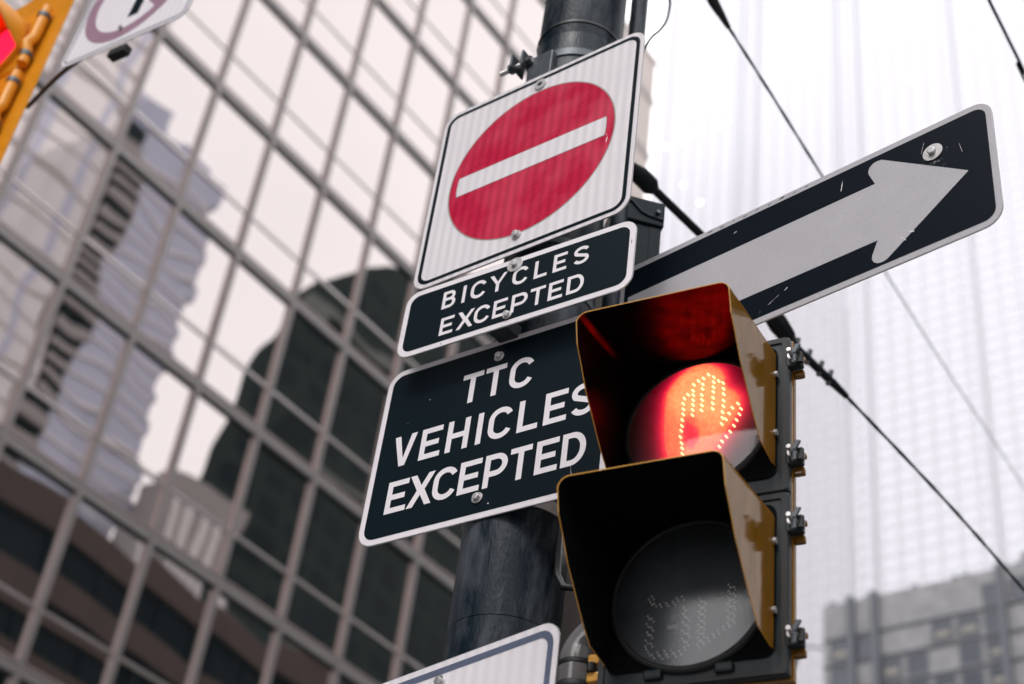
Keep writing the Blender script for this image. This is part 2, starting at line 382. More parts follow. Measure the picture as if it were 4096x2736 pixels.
M_['bluetower'] = mirror_glass('blue_grey_tower_glass', (.74, .77, .90), (.52, .545, .66), fac=.32, wave=.02, wscale=.2)
M_['whitewall'] = mirror_glass('white_tower_cladding', (.95, .93, .92), (.86, .83, .82), fac=.42, wave=.01, wscale=.2)
M_['greyline'] = mat('grey_band', (.34, .32, .315), .7)
M_['paleline'] = mat('pale_grey_band', (.58, .55, .54), .7)
M_['darkwall'] = mat('dark_green_grey_cladding', (.025, .036, .034), .6, spec=.06, var=.3, vscale=.15)
M_['darkwin'] = mat('dark_window_band', (.011, .018, .021), .3, spec=.06, var=.4, vscale=.3)
M_['darktrim'] = mat('pale_green_grey_trim', (.17, .185, .175), .6, spec=.06)
M_['brown'] = mat('brown_pink_stone', (.120, .090, .079), .75, spec=.06, var=.12, vscale=.4)
M_['brownwin'] = mat('dark_ribbon_window', (.010, .017, .020), .25, spec=.06, var=.5, vscale=.25)

# ------------------------------------------------------------------ setting: ground and street
g = mesh('ground', [(-400, -400, -.01), (400, -400, -.01), (400, 600, -.01), (-400, 600, -.01)], [(0, 1, 2, 3)], M_['concrete']); tag(g, kind='structure')
g = mesh('road', [(-17.5, -300, -.004), (-3.2, -300, -.004), (-3.2, 400, -.004), (-17.5, 400, -.004)], [(0, 1, 2, 3)], M_['asphalt']); tag(g, kind='structure')
for a, b in ((-3.2, 12.0), (-22.4, -17.5)):
    g = MB().box(a, b, -300, 400, -.005, .13).build('pavement', M_['concrete'], bevel=.02); tag(g, kind='structure')

# ------------------------------------------------------------------ mirrored office building on the left
FX, FY0, FZ0, FH, BAY = -22.686, 14.627, 28.583, 3.869, 1.95
TR = .32 * FH
CMIN, CMAX = -4, 8
RMIN, RMAX = -7, 8
ob = empty('office_building', (FX, FY0 + 2 * BAY, 0))
tag(ob, 'taupe framed glass office building whose mirror panes reflect sky and towers', 'building')
OX, OY = FX, FY0 + 2 * BAY
def fy(c): return FY0 + c * BAY - OY
ztop = FZ0 + (RMAX + 1) * FH
MB().box(-26, -.30, fy(CMIN) - .3, fy(CMAX) + .1, 0, ztop).build('core', M_['interior'], ob)
MB().box(-26, .02, fy(CMAX) + .1, fy(CMAX) + .35, 0, ztop).build('end_wall', M_['mullion'], ob)
# upright mullions: box with a nose and two rose coloured returns
mul = None
for c in range(CMIN, CMAX + 1):
    if mul is None:
        mb = MB().box(-.14, .045, -.050, .050, 0, ztop)
        mul = mb.build('mullion', M_['mullion'], ob, loc=(0, fy(c), 0))
        s = MB().box(-.13, .012, -.080, -.052, 0, ztop).box(-.13, .012, .052, .080, 0, ztop).build('return_trim', M_['mullion_lip'], mul)
    else:
        o = mul.copy(); COL.objects.link(o); o.parent = ob; o.location = (0, fy(c), 0)
        k = s.copy(); COL.objects.link(k); k.parent = o
# floor beams: main rail, recessed groove, thin upper lip; underside shadow put in as a dark strip
ya, yb = fy(CMIN) - .2, fy(CMAX) + .1
fb = None
for r in range(RMIN, RMAX + 1):
    z = FZ0 + r * FH
    if fb is None:
        fb = MB().box(-.15, .028, ya, yb, -.135, .070).build('floor_beam', M_['mullion'], ob, loc=(0, 0, z), bevel=.012, seg=1)
        fl = MB().box(-.15, .022, ya, yb, .095, .150).build('upper_lip', M_['mullion_lip'], fb)
        fg = MB().box(-.15, .0, ya, yb, .072, .093).box(-.15, .0, ya, yb, -.175, -.137).build('groove_shade', M_['joint_shade'], fb)
    else:
        o = fb.copy(); COL.objects.link(o); o.parent = ob; o.location = (0, 0, z)
        for ch in (fl, fg):
            k = ch.copy(); COL.objects.link(k); k.parent = o
tr0 = None
for r in range(RMIN, RMAX + 1):
    z = FZ0 + r * FH + TR
    if tr0 is None:
        tr0 = MB().box(-.15, -.03, ya, yb, -.042, .042).build('transom', M_['transom'], ob, loc=(0, 0, z))
    else:
        o = tr0.copy(); COL.objects.link(o); o.parent = ob; o.location = (0, 0, z)
# panes: slightly bowed sheets, no two set at quite the same angle
def pane_mesh(name, wy, hz, amp, m, n=6, seed=0):
    rg = random.Random(seed); a1, a2 = rg.uniform(-.5, .5), rg.uniform(-.5, .5)
    vs, fs = [], []
    for j in range(n + 1):
        for i in range(n + 1):
            u, v = 2 * i / n - 1, 2 * j / n - 1
            x = amp * ((1 - u * u) * (1 + .4 * a1 * v) * .6 + (1 - v * v) * (1 + .4 * a2 * u) * .6)
            vs.append((x, u * wy / 2, v * hz / 2))
    for j in range(n):
        for i in range(n):
            a = j * (n + 1) + i; fs.append((a, a + 1, a + n + 2, a + n + 1))
    me = bpy.data.meshes.new(name); me.from_pydata(vs, [], fs); me.update(); me.materials.append(m)
    for p in me.polygons: p.use_smooth = True
    return me
HT, HS = FH - TR - .25, TR - .19
PW = BAY - .13
tall = [pane_mesh('pane', PW, HT + .06, a, M_['glass'], seed=i) for i, a in enumerate((.0020, -.0016, .0026, -.0022, .0010))]
short = [pane_mesh('pane', PW, HS + .06, a, M_['glass'], seed=i + 9) for i, a in enumerate((.0013, -.0014, .0016, -.0008))]
tall_l = [pane_mesh('pane', PW, HT + .06, a, M_['glass_low'], seed=i + 20) for i, a in enumerate((.0065, -.0035, .0045, .0075))]
short_l = [pane_mesh('pane', PW, HS + .06, a, M_['glass_low'], seed=i + 30) for i, a in enumerate((.003, -.002, .0035))]
prnd = random.Random(21)
extra = MB()
for r in range(RMIN, RMAX + 1):
    for c in range(CMIN, CMAX):
        yc = fy(c) + BAY / 2; zb = FZ0 + r * FH
        for kind in (0, 1):
            z = zb + (TR + .045 + FH - .142) / 2 if kind == 0 else zb + (.185 + TR - .045) / 2
            if -5 <= r <= 5:
                ms = (tall_l, short_l)[kind] if r < -3 else (tall, short)[kind]
                o = bpy.data.objects.new('pane', prnd.choice(ms)); o.location = (-.06, yc, z)
                t = .0024 if r >= -3 else .0026
                o.rotation_euler = (0, prnd.uniform(-t, t), prnd.uniform(-t, t)); link(o, ob)
            else:
                h = (HT if kind == 0 else HS) / 2 + .03
                extra.add([(-.06, yc - PW / 2, z - h), (-.06, yc + PW / 2, z - h), (-.06, yc + PW / 2, z + h), (-.06, yc - PW / 2, z + h)], [(0, 1, 2, 3)])
o = extra.build('outer_glazing', M_['glass'], ob); tag(o, kind='stuff')

# ------------------------------------------------------------------ pale glass tower straight ahead
TY = 90.
tw = empty('glass_tower', (-42, TY, 0)); tag(tw, 'very pale glass tower with faint white grid filling the upper right', 'building')
TX0, TX1, TZ = -61.5 + 42, -8 + 42, 175.
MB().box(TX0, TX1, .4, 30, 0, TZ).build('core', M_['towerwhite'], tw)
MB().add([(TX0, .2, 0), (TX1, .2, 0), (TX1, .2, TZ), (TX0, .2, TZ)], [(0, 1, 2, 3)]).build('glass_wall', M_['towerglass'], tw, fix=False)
vm = None; x = TX0
while x < TX1:
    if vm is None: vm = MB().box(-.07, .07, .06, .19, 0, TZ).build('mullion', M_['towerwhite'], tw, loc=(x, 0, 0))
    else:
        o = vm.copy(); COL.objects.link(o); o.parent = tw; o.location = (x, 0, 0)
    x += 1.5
hm = None; z = 6.3
while z < TZ:
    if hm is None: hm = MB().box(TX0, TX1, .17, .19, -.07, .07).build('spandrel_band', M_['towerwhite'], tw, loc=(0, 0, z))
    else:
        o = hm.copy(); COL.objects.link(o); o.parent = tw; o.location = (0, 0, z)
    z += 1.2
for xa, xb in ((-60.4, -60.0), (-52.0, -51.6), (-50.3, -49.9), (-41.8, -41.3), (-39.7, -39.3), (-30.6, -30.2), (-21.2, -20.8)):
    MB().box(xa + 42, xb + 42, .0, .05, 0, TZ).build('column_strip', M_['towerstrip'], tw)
for i, x in enumerate((-60.0, -58.05, -56.1, -54.1, -52.9, -48.3, -31.8, -34.2, -55.6, -57.6)):
    z = 114.3 if i < 5 else (118.2, 113.5, 109.9, 104.5, 107.8)[i - 5]
    MB().prism(circ(.16, 10), -.12, -.08).build('office_lamp', M_['lampwarm'], tw, loc=(x + 42, 0, z))

# ------------------------------------------------------------------ beige building behind the pole
bb = empty('beige_building', (-58.7, 70, 0)); tag(bb, 'beige stone building edge just right of the no entry sign', 'building')
MB().box(-5, 5, -8, 8, 0, 111.0).build('wall', M_['beige'], bb, bevel=.05)
for z in (105.5, 98.5, 91.5): MB().box(-5.0, 5.12, -8.1, 8.1, z, z + .7).build('cornice', M_['beige_dk'], bb)
MB().box(-5.2, 5.15, -8.2, 8.15, 111.0, 111.5).build('parapet', M_['beige'], bb)

# ------------------------------------------------------------------ grey block low on the right
GY = 70.
gb = empty('grey_office_block', (-24, GY, 0)); tag(gb, 'blurred grey block with ribs and dark windows at lower right', 'building')
gx0, gx1, gz = -33.86 + 24, 16., 45.75
MB().box(gx0, gx1, 0, 20, 0, gz).build('wall', M_['greyblock'], gb)
for x in (gx0 + 1.55, gx0 + 2.95, gx0 + 10.0, gx0 + 17.0, gx0 + 24.0):
    MB().box(x, x + .38, -.35, .02, 0, gz + .12).build('rib', M_['greyrib'], gb)
rg = random.Random(5)
for i, z in enumerate((44.35, 42.75, 41.15, 39.55, 37.95, 36.35)):
    MB().box(gx0, gx1, -.10, .02, z - .86, z - .74).build('floor_line', M_['greyrib'], gb)
    for j in range(17):
        x = gx0 + .45 + j * 1.45
        if (i == 0 and j < 6) or (i == 1 and rg.random() < .35) or rg.random() < .12: continue
        f = MB().ring(rrect(1.2, 1.25, .02, 1), rrect(1.0, 1.05, .02, 1), -.10).build('window', M_['greyrib'], gb, loc=(x + .6, 0, z))
        MB().sheet(rrect(1.0, 1.05, .02, 1), -.05).build('pane', M_['darkpane'], f)
        if rg.random() < .3: MB().sheet(rrect(.8, .35, .02, 1, 0, -.2), -.08).build('lit_tone_blind', M_['litpane'], f)
for x in (gx0 + .2, gx0 + 2.4, gx0 + 5.1, gx0 + 7.4, gx0 + 8.0, gx0 + 10.2, gx0 + 10.9, gx0 + 11.6):
    MB().box(x, x + .35, .3, .7, gz, gz + .35).build('roof_block', M_['greyrib'], gb)
MB().box(gx0 + 7.4, gx0 + 11.2, .5, 15, gz, gz + .38).box(gx0 + 11.2, gx1, .5, 15, gz, gz + 1.0).build('roof_plant', M_['greyblock'], gb)
lp = empty('wall_lamp', (-33.9, GY - .6, 42.6)); tag(lp, 'small dark lamp on an arm at the corner of the grey block', 'lamp')
MB().tube([(0, .6, .55), (-.5, .2, .6), (-1.35, 0, .5)], .06, 8).build('arm', M_['greyrib'], lp)
MB().prism([(-1.6, .5), (-1.2, .6), (-1.25, .3), (-1.5, -.5), (-1.7, -.4)], -.25, .25).build('lamp_shade', M_['greyrib'], lp)

# ------------------------------------------------------------------ buildings across the street (seen in the mirror panes)
# brown stone block, its roof line level with the third beam
br = empty('brown_stone_block', (20, 45, 0)); tag(br, 'brown stone block with dark ribbon windows mirrored in the lowest panes', 'building')
BT = 44.8
MB().box(.5, 14, -40, 55, 0, BT - .2).build('window_wall', M_['brownwin'], br)
z = BT; i = 0
while z > 6:
    MB().box(0, 14.2, -40.2, 55.2, z - 2.0, z).build('stone_band', M_['brown'], br, bevel=.05, seg=1)
    z -= 4.6; i += 1
for k in range(24): MB().box(.15, .5, -39.5 + k * 4, -39.2 + k * 4, 0, BT - 2).build('pier', M_['brownwin'], br)
# blue grey tower with ragged balcony edge
bt = empty('blue_grey_tower', (45, 58, 0)); tag(bt, 'blue grey glass tower mirrored left, its edge stepped by balconies', 'building')
MB().box(0, 20, -4.3, 4.3, 0, 99.5).build('glass_wall', M_['bluetower'], bt)
MB().box(2, 16, -6.5, -2.4, 99.5, 104.5).build('roof_room', M_['bluetower'], bt)
MB().box(1, 10, -1.5, 3.4, 99.5, 101.2).build('roof_plant', M_['bluetower'], bt)
z = 62.0; k = 0
while z < 99:
    MB().box(-.15, 20, -4.35, 4.4, z - .12, z + .12).build('floor_slab', M_['whitewall'], bt)
    MB().box(.5, 12, 4.3, 4.3 + (.9 if k % 2 else .45), z - .9, z + .35).build('balcony', M_['bluetower'], bt)
    z += 1.9; k += 1
# striped stair of dark and pale bars
stt = empty('striped_stair_tower', (44.6, 52.2, 0)); tag(stt, 'dark and pale striped tower mirrored between white tower and blue tower', 'building')
MB().box(.3, 10, -1.3, 1.4, 0, 97.5).build('shaft', M_['darkwin'], stt)
z = 50.
while z < 97:
    MB().box(-.1, 10, -1.4, 1.45, z, z + .85).build('pale_bar', M_['greyline'], stt); z += 1.75
# white tower
wt = empty('white_tower', (45, 41, 0)); tag(wt, 'white clad tower with thin grey floor lines mirrored at the left edge', 'building')
MB().box(0, 18, -14, 9.6, 0, 112).build('wall', M_['whitewall'], wt)
z = 45.
while z < 112:
    MB().box(-.1, 18, -14.1, 9.65, z, z + .28).build('floor_line', M_['paleline'], wt); z += 2.6
for y in (-9, -3, 2.4, 6.8): MB().box(-.06, 0.02, y, y + .8, 44, 112).build('blue_strip', M_['bluetower'], wt)
# dark building with curved crown
dk = empty('dark_curved_tower', (45, 90, 0)); tag(dk, 'dark green grey tower with curved shoulder mirrored in middle panes', 'building')
prof = [(-21, 0), (-21, 73), (-20.4, 78), (-19.4, 83.5), (-18, 88.5), (-16, 93.5), (-13.6, 98), (-10.5, 102), (-7, 105.2), (-3, 108), (0, 112.5), (2, 116), (30, 116), (30, 0)]
vs = [(0, y, z) for y, z in prof] + [(14, y + (11.5 if y < 10 else 0), z) for y, z in prof]; n = len(prof)
MB().add(vs, [tuple(range(n)), tuple(reversed(range(n, 2 * n)))] + [(i, i + n, (i + 1) % n + n, (i + 1) % n) for i in range(n)]).build('wall', M_['darkwall'], dk)
def left_at(z):
    for (ya_, za_), (yb_, zb_) in zip(prof[1:], prof[2:]):
        if za_ <= z <= zb_: return ya_ + (yb_ - ya_) * (z - za_) / max(1e-6, zb_ - za_)
    return -21
z = 46.; k = 0
while z < 108:
    y0 = left_at(z + 2.2) + 1.6; y1 = 29.; y = y0
    if k % 5 == 4: MB().box(-.35, .02, left_at(z + 1.2) + .6, 29.5, z + .4, z + 1.2).build('trim_band', M_['darktrim'], dk)
    else:
        while y < y1 - 3:
            MB().box(-.05, .03, y, y + 3.0, z, z + 2.1).build('window', M_['darkwin'], dk); y += 4.4
    z += 3.5; k += 1
# low grey annex between them
an = empty('grey_annex', (40, 66, 0)); tag(an, 'low grey annex mirrored between the blue tower and dark tower', 'building')
MB().box(0, 5, -3.2, 4.0, 0, 66.0).build('wall', M_['greyline'], an)
for k in range(5): MB().box(-.06, .02, -2.8 + k * 1.4, -2.0 + k * 1.4, 50, 63.5).build('window', M_['whitewall'], an)

# unseen blocks behind the camera, added to darken reflections in sign faces and lenses
nb = empty('unseen_dark_block', (-23, -40, 0)); tag(nb, 'unseen dark block added beside the glass office building to darken reflections', 'building')
MB().box(-20, 0, -45, 43, 0, 74).build('wall', M_['darkwall'], nb)
for i in range(14):
    for j in range(16):
        if i + j == 0: w0 = MB().box(-.1, .05, 0, 2.6, 0, 2.6).build('window', M_['darkwin'], nb, loc=(0, -44, 5))
        o = w0.copy(); COL.objects.link(o); o.parent = nb; o.location = (0, -44 + j * 5.4, 10 + i * 4.6)
rb = empty('unseen_rear_block', (2, -52, 0)); tag(rb, 'unseen grey block added behind the viewer to darken reflections', 'building')
MB().box(6, 50, -20, 0, 0, 40).build('wall', M_['darkwall'], rb)
for i in range(8): MB().box(6.5, 49.5, -.02, .06, 6 + i * 4.2, 8.2 + i * 4.2).build('ribbon_window', M_['darkwin'], rb)

# ------------------------------------------------------------------ sign pole
PX, PY, PR = -1.6935, 2.10, .1102
pole = empty('sign_pole', (PX, PY, 0)); tag(pole, 'thick dark blue black painted street pole carrying the signs', 'pole')
def ringz(r, z, n=48): return [(r * math.cos(2 * math.pi * k / n), r * math.sin(2 * math.pi * k / n), z) for k in range(n)]
def lathe(prof, name, m, parent, n=48, loc=None):
    vs = []; fs = []
    for r, z in prof: vs += ringz(r, z, n)
    for i in range(len(prof) - 1):
        for k in range(n): fs.append((i * n + k, i * n + (k + 1) % n, (i + 1) * n + (k + 1) % n, (i + 1) * n + k))
    o = mesh(name, vs, fs, m, parent, True, loc)
    o.data.set_sharp_from_angle(angle=rad(25))
    return o
lathe([(PR + .0012, .13), (PR + .0012, 2.9985), (PR - .0012, 2.9995), (PR - .0012, 3.0005), (PR, 3.0015), (PR, 4.690), (PR - .001, 4.692), (PR - .001, 4.694), (PR - .0004, 4.696), (PR - .002, 7.6), (0, 7.6)], 'shaft', M_['pole'], pole)
lathe([(PR + .05, .13), (PR + .05, .2), (PR + .02, .24), (PR + .002, .5)], 'base_collar', M_['pole'], pole)
def band(z, h=.02, extra=.0025, m='steel_dark', name='band_clamp'):
    lathe([(PR, z - h / 2), (PR + extra, z - h / 2), (PR + extra, z + h / 2), (PR, z + h / 2)], name, M_[m], pole)
for z in (4.44, 3.965, 3.835, 3.675, 3.60): band(z)
for z in (3.645, 3.262): band(z, .028, .004, 'alu')
band(4.732, .006, .003, 'black_cable', 'cable_tie')
# sign brackets: short saddles between pole and sign backs
def saddle(z, y1, w=.05, h=.035):
    return MB().box(-w / 2, w / 2, y1 - PY, -PR + .012, z - h / 2, z + h / 2).build('saddle_bracket', M_['steel_dark'], pole, bevel=.004)
saddle(4.458, 1.962); saddle(3.962, 1.962); saddle(3.825, 1.935); saddle(3.69, 1.935); saddle(3.625, 1.99); saddle(3.27, 1.99)
# top clamp with lugs and threaded bolt, left of the pole above the no entry sign
cl = empty('pole_clamp', (PX - .012, PY - .10, 4.60)); tag(cl, 'dark steel clamp with threaded bolt on the pole above the no entry sign', 'clamp')
lathe([(PR, -.012), (PR + .004, -.012), (PR + .004, .012), (PR, .012)], 'strap', M_['steel_dark'], cl, loc=(.012, .10, .012))
MB().box(-.052, -.046, -.055, .0, -.026, .026).build('lug', M_['steel_dark'], cl, bevel=.002)
MB().box(-.082, -.076, -.060, -.005, -.024, .022).build('lug', M_['steel_dark'], cl, bevel=.002)
bt_pts = [(-.13 + .0035 * i, -.034, -.004) for i in range(30)]
MB().tube(bt_pts, .0065, 10, radii=[.0062 + (.0012 if i % 2 else 0) for i in range(30)]).build('threaded_bolt', M_['zinc'], cl)
MB().tube([(-.100, -.034, -.004), (-.088, -.034, -.004)], .0135, 6).build('nut', M_['steel_dark'], cl)
MB().tube([(-.044, -.034, -.004), (-.03, -.034, -.004)], .0135, 6).build('bolt_head', M_['steel_dark'], cl)
MB().box(-.046, .03, -.03, -.01, -.09, .01).build('bracket_arm', M_['steel_dark'], cl, bevel=.004)

# ------------------------------------------------------------------ signs
def bolt(parent, x, z, y=-.002, r=.0085, washer=.0135, name='bolt', hole=False):
    wsh = MB().prism(circ(washer, 24, x, z), y - .0025, y).build('washer', M_['zinc'], parent, smooth=True, bevel=.0006, seg=1)
    if hole:
        MB().prism(circ(r * .75, 6, x, z), y - .0030, y - .0024).build('socket', M_['rubber'], wsh)
    else:
        MB().prism(circ(r, 6, x, z, 12), y - .010, y - .0026).build('bolt_head', M_['zinc'], wsh, bevel=.0014)
    return wsh
def sign_root(name, label, loc, az, w, h, r, rot=None, thick=.0028):
    e = empty(name, loc, az, rot)
    tag(e, label, 'sign')
    MB().prism(rrect(w, h, r), 0, thick).build('panel', M_['alu'], e)
    return e

# --- glyphs: every letter is cut from the film as one outline
ST = .168
def arc(cx, cz, rx, rz, a0, a1, n=14): return [(cx + rx * math.cos(rad(a0 + (a1 - a0) * k / n)), cz + rz * math.sin(rad(a0 + (a1 - a0) * k / n))) for k in range(n + 1)]
def stroke(path, t, mb, y):
    P = [Vector(p) for p in path]; Lf, Rt = [], []
    for i, p in enumerate(P):
        d0 = (P[i] - P[i - 1]).normalized() if i else (P[1] - P[0]).normalized()
        d1 = (P[i + 1] - P[i]).normalized() if i < len(P) - 1 else d0
        d = (d0 + d1).normalized(); nrm = Vector((-d.y, d.x)); k = 1 / max(.5, nrm.dot(Vector((-d0.y, d0.x))))
        Lf.append(p + nrm * t / 2 * k); Rt.append(p - nrm * t / 2 * k)
    vs = [(v.x, y, v.y) for v in Lf] + [(v.x, y, v.y) for v in Rt]; n = len(P)
    mb.add(vs, [(i, i + 1, i + 1 + n, i + n) for i in range(n - 1)])
def glyph(ch, x, z, w, h, parent, m, y):
    t = ST * h; mb = MB()
    def poly(pts): mb.sheet([(x + a * w if rel else x + a, z + b) for a, b, rel in pts], y)
    def P(pts): mb.sheet([(x + a, z + b) for a, b in pts], y)
    hw = t / 2
    if ch == 'I': P([(0, 0), (t, 0), (t, h), (0, h)])
    elif ch == 'L': P([(0, 0), (w, 0), (w, t), (t, t), (t, h), (0, h)])
    elif ch == 'E':
        m0 = h * .5 - hw; m1 = h * .5 + hw
        P([(0, 0), (w, 0), (w, t), (t, t), (t, m0), (w * .88, m0), (w * .88, m1), (t, m1), (t, h - t), (w, h - t), (w, h), (0, h)])
    elif ch == 'T': P([(w / 2 - hw, 0), (w / 2 + hw, 0), (w / 2 + hw, h - t), (w, h - t), (w, h), (0, h), (0, h - t), (w / 2 - hw, h - t)])
    elif ch == 'H':
        m0 = h * .5 - hw; m1 = h * .5 + hw
        P([(0, 0), (t, 0), (t, m0), (w - t, m0), (w - t, 0), (w, 0), (w, h), (w - t, h), (w - t, m1), (t, m1), (t, h), (0, h)])
    elif ch == 'V':
        d = t * 1.12; P([(w / 2 - d / 2, 0), (w / 2 + d / 2, 0), (w, h), (w - d, h), (w / 2, t * 1.5), (d, h), (0, h)])
    elif ch == 'X':
        d = t * 1.2; q = h * .5; e = d * .62
        P([(0, 0), (d, 0), (w / 2, q - e * 1.15), (w - d, 0), (w, 0), (w / 2 + e, q), (w, h), (w - d, h), (w / 2, q + e * 1.15), (d, h), (0, h), (w / 2 - e, q)])
    elif ch == 'Y':
        d = t * 1.15; q = h * .44
        P([(w / 2 - hw, 0), (w / 2 + hw, 0), (w / 2 + hw, q), (w, h), (w - d, h), (w / 2, q + t * .75), (d, h), (0, h), (w / 2 - hw, q)])
    elif ch == 'C':
        rx = (w - t) / 2 * 1.04; rz = (h - t) / 2; cx = hw + rx; cz = h / 2; k = h * .14
        path = arc(cx, h - hw - rx * .95, rx, rx * .95, 22, 180, 14) + arc(cx, hw + rx * .95, rx, rx * .95, 180, 338, 14)
        stroke([(x + a, z + b) for a, b in path], t, mb, y)
    elif ch == 'S':
        rx = (w - t) / 2; r1 = (h - t) / 4; cx = w / 2
        path = arc(cx, h - hw - r1, rx, r1, 20, 180, 10) + [(cx - rx * .80, h / 2 + r1 * .40)] + [(cx + rx * .80, h / 2 - r1 * .40)] + arc(cx, hw + r1, rx, r1, 0, -160, 10)
        path = arc(cx, h - hw - r1, rx, r1, 20, 215, 12) + arc(cx, hw + r1, rx, r1, 35, -160, 12)
        stroke([(x + a, z + b) for a, b in path], t, mb, y)
    elif ch == 'D':
        P([(0, 0), (t, 0), (t, h), (0, h)])
        r = h * .40
        path = [(t, h - hw)] + arc(w - hw - r * .8, h - hw - r, r * .8, r, 90, 0, 9) + arc(w - hw - r * .8, hw + r, r * .8, r, 0, -90, 9) + [(t, hw)]
        stroke([(x + a, z + b) for a, b in path], t, mb, y)
    elif ch == 'P':
        P([(0, 0), (t, 0), (t, h), (0, h)])
        q = h * .40; r = (h - hw - q) / 2
        path = [(t, h - hw)] + arc(w - hw - r, h - hw - r, r, r, 90, -90, 14) + [(t, q)]
        stroke([(x + a, z + b) for a, b in path], t, mb, y)
    elif ch == 'B':
        P([(0, 0), (t, 0), (t, h), (0, h)])
        q = h * .53; r = (h - hw - q) / 2; r2 = (q - hw) / 2
        stroke([(x + a, z + b) for a, b in [(t, h - hw)] + arc(w * .93 - hw - r, h - hw - r, r, r, 90, -90, 12) + [(t, q)]], t, mb, y)
        stroke([(x + a, z + b) for a, b in [(t, q)] + arc(w - hw - r2, hw + r2, r2, r2, 90, -90, 12) + [(t, hw)]], t, mb, y - .00012)
    return mb.build('letter', M_[m], parent, fix=False)

ZC = 1.6
# no entry
ne = sign_root('no_entry_sign', 'square white no entry sign with red disc and white bar', (-1.686, 1.956, 2.602 + ZC), 0., .60, .60, .042)
MB().sheet(rrect(.598, .598, .041), -.0004).build('white_film', M_['white'], ne, fix=False)
MB().ring(rrect(.577, .577, .034), rrect(.556, .556, .026), -.0009).build('border_line', M_['ink'], ne, fix=False)
MB().ring(circ(.2402, 96), circ(.2370, 96), -.0009).build('disc_outline', M_['greyred'], ne, fix=False)
MB().sheet(circ(.2372, 96), -.0008).build('red_disc', M_['red'], ne, fix=False)
barp = [(-.2125, -.0268), (.2120, -.0268), (.2138, -.012), (.2142, .004), (.2138, .020), (.2120, .0346), (-.2125, .0346), (-.2146, .020), (-.2152, .004), (-.2146, -.012)]
MB().ring([(a * 1.008, .004 + (b - .004) * 1.06) for a, b in barp], barp, -.00125).build('bar_outline', M_['greyred'], ne, fix=False)
MB().sheet(barp, -.0013).build('white_bar', M_['white'], ne, fix=False)
bolt(ne, 0, .262, r=.010, washer=.0175, hole=True); bolt(ne, -.004, -.244, r=.008, washer=.0125)

# bicycles excepted
bi = sign_root('bicycles_excepted_sign', 'small dark tab sign with white border reading BICYCLES EXCEPTED', (-1.653, 1.929, 2.155 + ZC), .048, .60, .193, .036)
MB().sheet(rrect(.597, .190, .035), -.0004).build('white_film', M_['white_flat'], bi, fix=False)
MB().sheet(rrect(.570, .163, .024), -.0008).build('dark_field', M_['ink'], bi, fix=False)
LW = .0352
for ch, xx, ww in (('B', -.1925, .036), ('I', -.1385, .0), ('C', -.1160, .040), ('Y', -.0675, .046), ('C', -.0060, .040), ('L', .0505, .033), ('E', .0985, .034), ('S', .1495, .038)):
    glyph(ch, xx, .0138, ww, .0505, bi, 'white_flat', -.0012)
for ch, xx, ww in zip('EXCEPTED', (-.1862, -.1405, -.0955, -.0460, .0010, .0485, .0948, .1405), (.036, .044, .041, .036, .041, .038, .036, .0415)):
    glyph(ch, xx, -.0645, ww, .0500, bi, 'white_flat', -.0012)
bolt(bi, -.004, .076, y=-.0012, r=.0078, washer=.0200); bolt(bi, -.005, -.068, y=-.0012, r=.0075, washer=.0110)

# TTC vehicles excepted
tt = sign_root('vehicles_excepted_sign', 'large dark sign with white border reading TTC VEHICLES EXCEPTED', (-1.714, 1.985, 1.85 + ZC), .041, .60, .463, .042)
MB().sheet(rrect(.597, .460, .041), -.0004).build('white_film', M_['white_flat'], tt, fix=False)
MB().sheet(rrect(.570, .433, .028), -.0008).build('dark_field', M_['ink'], tt, fix=False)
for ch, xx, ww in (('T', -.0855, .0535), ('T', -.0255, .0530), ('C', .0385, .0590)): glyph(ch, xx, .0785, ww, .0800, tt, 'white_flat', -.0012)
for ch, xx, ww in (('V', -.2475, .0600), ('E', -.1735, .0545), ('H', -.1045, .0570), ('I', -.0275, 0), ('C', .0015, .0585), ('L', .0755, .0500), ('E', .1395, .0545), ('S', .2035, .0560)):
    glyph(ch, xx, -.0415, ww, .0805, tt, 'white_flat', -.0012)
for ch, xx, ww in (('E', -.2405, .0545), ('X', -.1830, .0640), ('C', -.1195, .0590), ('E', -.0540, .0540), ('P', .0085, .0560), ('T', .0700, .0520), ('E', .1325, .0530), ('D', .1935, .0560)):
    glyph(ch, xx, -.1605, ww, .0805, tt, 'white_flat', -.0012)
bolt(tt, .003, .183, y=-.0012, r=.0078, washer=.0125); bolt(tt, .001, -.180, y=-.0012, r=.0078, washer=.0130)

# one way arrow
KA = 1.1
AZA = -.109; AL, AH = .915, .330
ac = Vector((-.57 * KA, 1.877 * KA, 2.135 * KA + ZC)) - Vector((math.cos(AZA), math.sin(AZA), 0)) * AL / 2 - Vector((0, 0, AH / 2))
ar = sign_root('arrow_sign', 'long dark street sign with big pale grey arrow pointing right', ac, AZA, AL, AH, .040)
MB().sheet(rrect(AL - .002, AH - .002, .039), -.0004).build('grey_film', M_['honey'], ar, fix=False)
MB().sheet(rrect(AL - .026, AH - .031, .026), -.0008).build('dark_field', M_['ink_scr'], ar, fix=False)
hx, hz = AL / 2, AH / 2
def av(x, z): return (hx + x, hz + z)
half = [(-.059, 0.0), (-.2430, .1375)] + [(-.2520 + .0215 * math.cos(rad(a)), .1180 + .0205 * math.sin(rad(a))) for a in (62, 90, 118, 146, 174, 200)] + [(-.2590, .0775), (-.8900, .0775)]
arrow = [av(x, -.169 + z) for x, z in half] + [av(x, -.169 - z) for x, z in reversed(half[1:])]
MB().sheet(arrow, -.0012).build('arrow', M_['honey'], ar, fix=False)
bolt(ar, hx - .129, hz - .079, y=-.0012, r=.0085, washer=.0215)
bolt(ar, -hx + .02, 0, y=-.0012)

